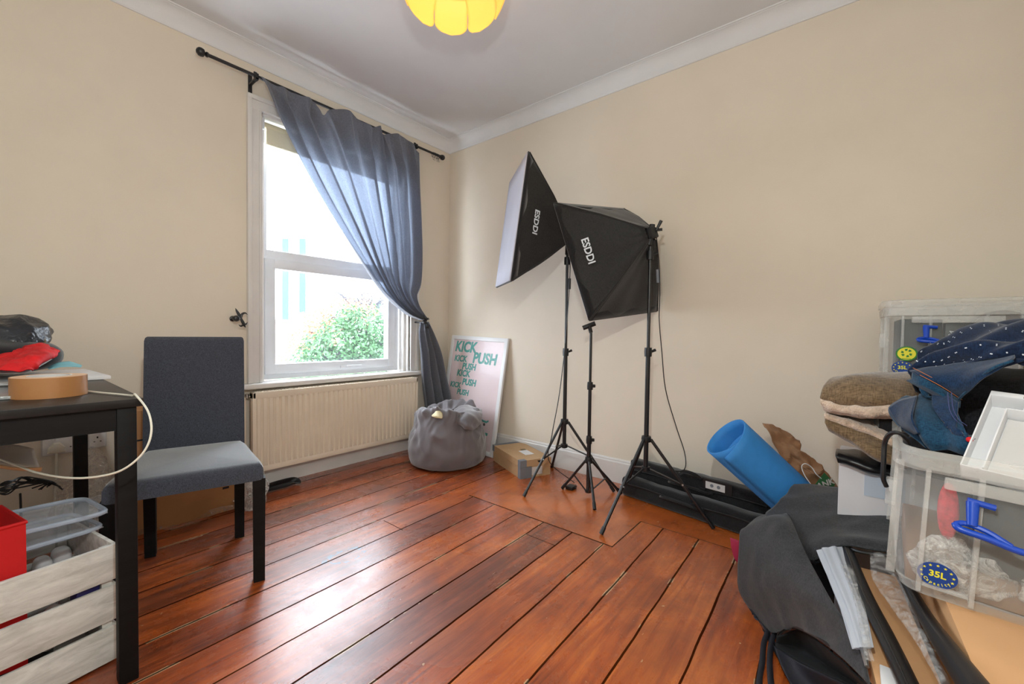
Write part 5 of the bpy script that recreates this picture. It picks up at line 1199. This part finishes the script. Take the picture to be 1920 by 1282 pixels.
# ------------------------------------------------------------------ yoga mat roll and paper carrier bag
ym = V(px(1368, 829, 1.93)); y2 = px(1525, 972, 1.84); ax = (y2-ym).normalized(); s_ = ax.cross(Z3).normalized(); t_ = s_.cross(ax).normalized()
rows = []; nL = 14
def spiral(k, n): 
    u = k/n; a = R(-30)+u*2*math.pi*1.85; r = .130-.055*u; return r*math.cos(a), r*.92*math.sin(a)
n_ = 96
for i in range(nL+1):
    L_ = (y2-ym).length*i/nL; row = []
    for k in range(n_+1):
        a, c_ = spiral(k, n_); row.append(ym+ax*(L_-.04*math.sin(k/n_*5)*(1-i/nL))+s_*a*(1-.12*i/nL)+t_*c_*(1-.12*i/nL))
    rows.append(row)
tag(MB().grid(rows).build('yoga_mat', 'mat', thick=.007, off=0, angle=80), 'loosely rolled bright blue foam mat leaning over the black cases', 'exercise mat')
pb = thing('paper_carrier_bag', 'crumpled brown paper carrier bag with green printed band behind the blue mat', 'paper bag', px(1500, 900, 1.85))
MB().grid(patch(P([[(1427, 796, 2.02), (1445, 800, 2.03), (1470, 812, 2.03), (1498, 828, 2.0)], [(1440, 815, 1.95), (1462, 822, 1.96), (1482, 832, 1.95), (1504, 842, 1.95)], [(1454, 845, 1.90), (1476, 846, 1.93), (1494, 850, 1.90), (1516, 858, 1.92)], [(1480, 878, 1.87), (1500, 874, 1.89), (1518, 872, 1.87), (1540, 878, 1.88)], [(1512, 905, 1.85), (1530, 898, 1.86), (1546, 890, 1.85), (1556, 892, 1.85)], [(1540, 940, 1.84), (1552, 935, 1.84), (1564, 928, 1.84), (1576, 925, 1.84)]]), 30, 44, .020, 13, seed=5)).build('bag_panel', 'paperbag', pb, thick=.002, angle=25)
q4 = [px(*q) for q in [(1524, 914, 1.80), (1546, 886, 1.80), (1566, 908, 1.79), (1546, 938, 1.79)]]
MB().poly(q4, FW*.002).build('green_band', 'green', pb, smooth=False)
text('BANK', .040, (q4[1]+q4[2])/2*.5+(q4[0]+q4[3])/2*.5-FW*.003+RX*.005-UP*.004, (q4[2]+q4[1]-q4[0]-q4[3])*1, (q4[1]-q4[2]), 'lettering', 'offwhite', pb, .0005, .001) if 0 else text('ANK', .036, px(1548, 907, 1.785), RX*.93+UP*.36, UP*.93-RX*.36, 'lettering', 'offwhite', pb, .0005, .001)
MB().tube(smooth_path([px(*q) for q in [(1526, 915, 1.79), (1510, 893, 1.80), (1503, 875, 1.81), (1510, 869, 1.81), (1522, 876, 1.81), (1530, 888, 1.80), (1540, 897, 1.80)]], 24), .0020, 6).build('string_handle', 'white', pb)

# black cable hooked over the rim of the front box
cable('hooked_cable', [px(1662, 912, 1.02), px(1656, 895, 1.02), px(1657, 860, 1.02), px(1659, 830, 1.02), px(1668, 814, 1.0), px(1684, 811, .985), px(1700, 822, .985), px(1706, 832, .99)], .0052, 'blackplastic', None, 30, 'black cable hooked over the left rim of the front storage box')

# ------------------------------------------------------------------ clothes heaped on the front box
tag(blob(px(1868, 772, 1.14), (.145, .13, .115), 2.6, amp=.012, sc=7, seed=2).build('black_jeans', 'blackcloth', angle=80), 'washed black jeans bundled in the middle of the clothes heap', 'trousers')
def cloth(name, m, rows, label, cat, amp=.006, sc=10, seed=0, fold=None, nu=50, nv=40, th=.004, parent=None):
    o = MB().grid(patch(rows, nu, nv, amp, sc, fold, seed)).build(name, m, parent, thick=th, angle=80)
    if label: tag(o, label, cat)
    return o
def on(rows, u, v):  # point on a control patch
    g = [crow(r, 40) for r in rows]; c = [gg[min(40, int(u*40))] for gg in g]; cc = crow(c, 40); return cc[min(40, int(v*40))]
dot = thing('dotted_shirt', 'dark blue shirt with small white dots on top of the clothes heap', 'shirt', px(1830, 640, 1.1))
dr = P([[(1790, 650, 1.36), (1825, 625, 1.34), (1870, 608, 1.30), (1960, 596, 1.24)], [(1750, 658, 1.26), (1795, 635, 1.25), (1850, 612, 1.20), (1960, 602, 1.12)], [(1728, 672, 1.20), (1770, 660, 1.17), (1840, 632, 1.10), (1960, 622, 1.02)], [(1717, 690, 1.17), (1762, 674, 1.12), (1836, 650, 1.04), (1960, 645, .96)], [(1716, 700, 1.165), (1770, 690, 1.10), (1846, 675, 1.01), (1960, 668, .93)], [(1730, 704, 1.18), (1790, 696, 1.10), (1860, 684, 1.02), (1960, 680, .93)]])
def fdot(v, u): return .014*math.sin(v*19+u*3.5+1.6*math.sin(u*5))*min(1, v*6)*min(1, (1-v)*6)+.007*math.sin(v*37+u*9+2*math.sin(u*7))*min(1, v*5)
dp = patch(dr, 90, 70, .006, 9, fdot, 3)
MB().grid(dp).build('shirt_body', 'navy', dot, thick=.004, angle=80)
b = MB()
for i in range(4, 68, 6):
    for j in range(3+(3 if (i//6) % 2 else 0), 88, 7):
        p = dp[i][j]; nn = (dp[i+1][j]-dp[i-1][j]).cross(dp[i][j+1]-dp[i][j-1]).normalized()
        if nn.dot(CAM-p) < 0: nn = -nn
        u_ = nn.orthogonal().normalized(); v_ = nn.cross(u_); b.poly([p+nn*.0052+(u_*math.cos(a)+v_*math.sin(a))*.0016 for a in [k*math.pi/3 for k in range(6)]])
        b.poly([p+nn*.0012+(u_*math.cos(a)+v_*math.sin(a))*.0016 for a in [k*math.pi/3 for k in range(6)]])
dm = b.build('white_dots', 'white_dot', dot, smooth=False); dm['kind'] = 'stuff'
jr = P([[(1706, 697, 1.13), (1760, 690, 1.10), (1830, 680, 1.04), (1905, 668, .98)], [(1722, 705, 1.09), (1775, 704, 1.05), (1836, 692, 1.0), (1905, 674, .95)], [(1760, 724, 1.06), (1795, 722, 1.02), (1840, 702, .97), (1895, 682, .93)], [(1795, 746, 1.045), (1815, 736, 1.01), (1842, 714, .965), (1885, 690, .93)]])
jn = thing('blue_jeans', 'blue jeans with turned hem opening left, on top of the black jeans', 'trousers', px(1790, 715, 1.05))
cloth('trouser_leg', 'denim', jr, None, None, .004, 10, 2, None, parent=jn)
hem = smooth_path([px(1706, 697, 1.125), px(1725, 707, 1.085), px(1760, 726, 1.055), px(1797, 750, 1.04)], 24)
MB().grid([[p-FW*.006, p-UP*.018-FW*.008+RX*(-.004), p-UP*.024+FW*.012] for p in hem]).build('hem', 'denim2', jn, thick=.004)
MB().tube([p-FW*.0085+UP*.002 for p in hem], .0007, 5).build('stitching', 'stitch', jn)
MB().tube([p-FW*.0035+UP*.011+RX*.005 for p in hem], .0007, 5).build('stitching', 'stitch', jn)
MB().tube(smooth_path([px(1798, 748, 1.03), px(1830, 715, .98), px(1862, 690, .94), px(1900, 676, .92)], 20), .003, 6).build('side_seam', 'denim2', jn)
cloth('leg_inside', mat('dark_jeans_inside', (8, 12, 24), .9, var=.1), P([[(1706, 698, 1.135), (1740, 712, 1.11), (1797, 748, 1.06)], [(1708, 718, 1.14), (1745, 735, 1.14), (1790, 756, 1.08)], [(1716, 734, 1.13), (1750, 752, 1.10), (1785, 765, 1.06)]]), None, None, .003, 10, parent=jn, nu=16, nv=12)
cloth('hem_edge', 'denim2', P([[(1725, 716, 1.10), (1735, 714, 1.09), (1748, 722, 1.09)], [(1724, 730, 1.09), (1730, 738, 1.08), (1742, 742, 1.075)], [(1736, 742, 1.08), (1742, 744, 1.07), (1752, 742, 1.07)]]), None, None, .002, 10, parent=jn, nu=10, nv=10)
lr = P([[(1692, 752, 1.20), (1720, 742, 1.17), (1745, 738, 1.12), (1790, 745, 1.06)], [(1672, 766, 1.17), (1705, 765, 1.11), (1740, 755, 1.07), (1795, 775, 1.0)], [(1688, 792, 1.13), (1712, 790, 1.06), (1752, 790, 1.01), (1812, 812, .95)], [(1716, 816, 1.07), (1732, 822, 1.02), (1770, 825, .97), (1822, 838, .93)], [(1738, 838, 1.02), (1750, 843, 1.0), (1780, 845, .965), (1826, 848, .94)]])
lj = thing('light_jeans', 'teal blue jeans hanging over the left rim of the front storage box', 'trousers', px(1745, 800, 1.04))
cloth('trouser_leg', 'denim2', lr, None, None, .006, 9, 6, lambda v, u: .008*math.sin(u*13+v*3), parent=lj)
cloth('turned_panel', 'denim', P([[(1668, 766, 1.16), (1690, 752, 1.15), (1722, 744, 1.11)], [(1682, 786, 1.125), (1700, 778, 1.08), (1716, 770, 1.05)], [(1694, 800, 1.10), (1708, 796, 1.05), (1716, 790, 1.03)], [(1716, 812, 1.06), (1722, 812, 1.03), (1726, 812, 1.01)]]), None, None, .003, 10, 3, parent=lj, nu=20, nv=20)
cloth('side_panel', 'denim', P([[(1748, 735, 1.08), (1775, 742, 1.05), (1800, 755, 1.0)], [(1752, 765, 1.04), (1770, 775, 1.01), (1795, 800, .965)], [(1770, 795, .99), (1785, 806, .97), (1810, 815, .94)], [(1800, 812, .95), (1815, 818, .94), (1830, 820, .925)]]), None, None, .004, 12, 8, parent=lj, nu=24, nv=24)
tag(blob(px(1805, 858, 1.10), (.11, .10, .06), 2.5, amp=.01, sc=9, seed=12).build('black_jumper', 'blackcloth', angle=80), 'black garment filling the open top of the front storage box', 'clothing')
tag(blob(px(1818, 824, .925), (.006, .008, .006), 2, nu=12, nv=8).build('red_tag', 'redcloth'), 'tiny red tag on the black clothes beside the white tray', 'tag')

bj = bpy.data.objects['black_jeans']
for dx_ in (0, 7): MB().tube(smooth_path([px(1777+dx_, 735, .985), px(1780+dx_, 765, .970), px(1790+dx_, 785, .957), px(1806+dx_, 798, .950)], 24), .0008, 5).build('seam', mat('faded_navy_seam', (60, 66, 110), .8, var=0), bj)
# white tray standing on edge at the right
ta, tbp, tcx = px(1856, 738, .975), px(1806, 872, .885), px(1990, 756, .889)
tx = (tcx-ta).normalized(); tyy = (tbp-ta); tyl = tyy.length; tyy = (tyy-tx*tyy.dot(tx)).normalized(); tz = tx.cross(tyy).normalized()
if tz.dot(CAM-ta) < 0: tz = -tz
tray = thing('white_tray', 'white plastic tray with inner compartment standing in the front box at the right edge', 'tray', ta)
b = MB(); TW, TH, TD = .26, tyl, .040
def tbx(x0, y0, x1, y1, z0, z1, bev=.001):
    b.frame_box(ta+tx*x0+tyy*y0+tz*z0, tx, tyy, tx.cross(tyy), x1-x0, y1-y0, (z1-z0)*(1 if tx.cross(tyy).dot(tz) > 0 else -1), bev)
tbx(0, 0, TW, TH, -TD, -TD+.003); tbx(0, 0, .003, TH, -TD, 0); tbx(0, 0, TW, .003, -TD, 0); tbx(0, TH-.003, TW, TH, -TD, 0); tbx(TW-.003, 0, TW, TH, -TD, 0)
b.build('tray_body', 'white', tray)
b = MB(); tbx(.030, .034, TW-.01, .037, -TD, -.004); tbx(.030, .034, .033, TH-.01, -TD, -.004); tbx(.0, -.012, .05, .001, -.003, 0); tbx(.055, .022, .085, .036, -.008, -.004)
b.build('compartment_wall', 'white', tray)
b = MB(); tbx(.035, .040, TW-.012, TH-.012, -TD+.004, -TD+.006, 0); b.build('inner_floor', 'offwhite', tray)
b = MB(); b.lathe([(.001, 0), (.012, 0), (.012, .003), (.001, .003)], seg=16, mtx=Matrix.Translation(px(1921, 782, .875))); b.bm.free()
tag(MB().lathe([(.009, 0), (.013, 0), (.013, .002), (.009, .002), (.009, 0)], seg=20, mtx=Matrix.Translation(ta+tx*.118+tyy*.045-tz*.03) @ Matrix((tx, tyy, tx.cross(tyy))).transposed().to_4x4()).build('blue_ring', mat('bright_blue_plastic', (30, 130, 196), .4, var=0)), 'small blue ring lying in the white tray', 'ring')
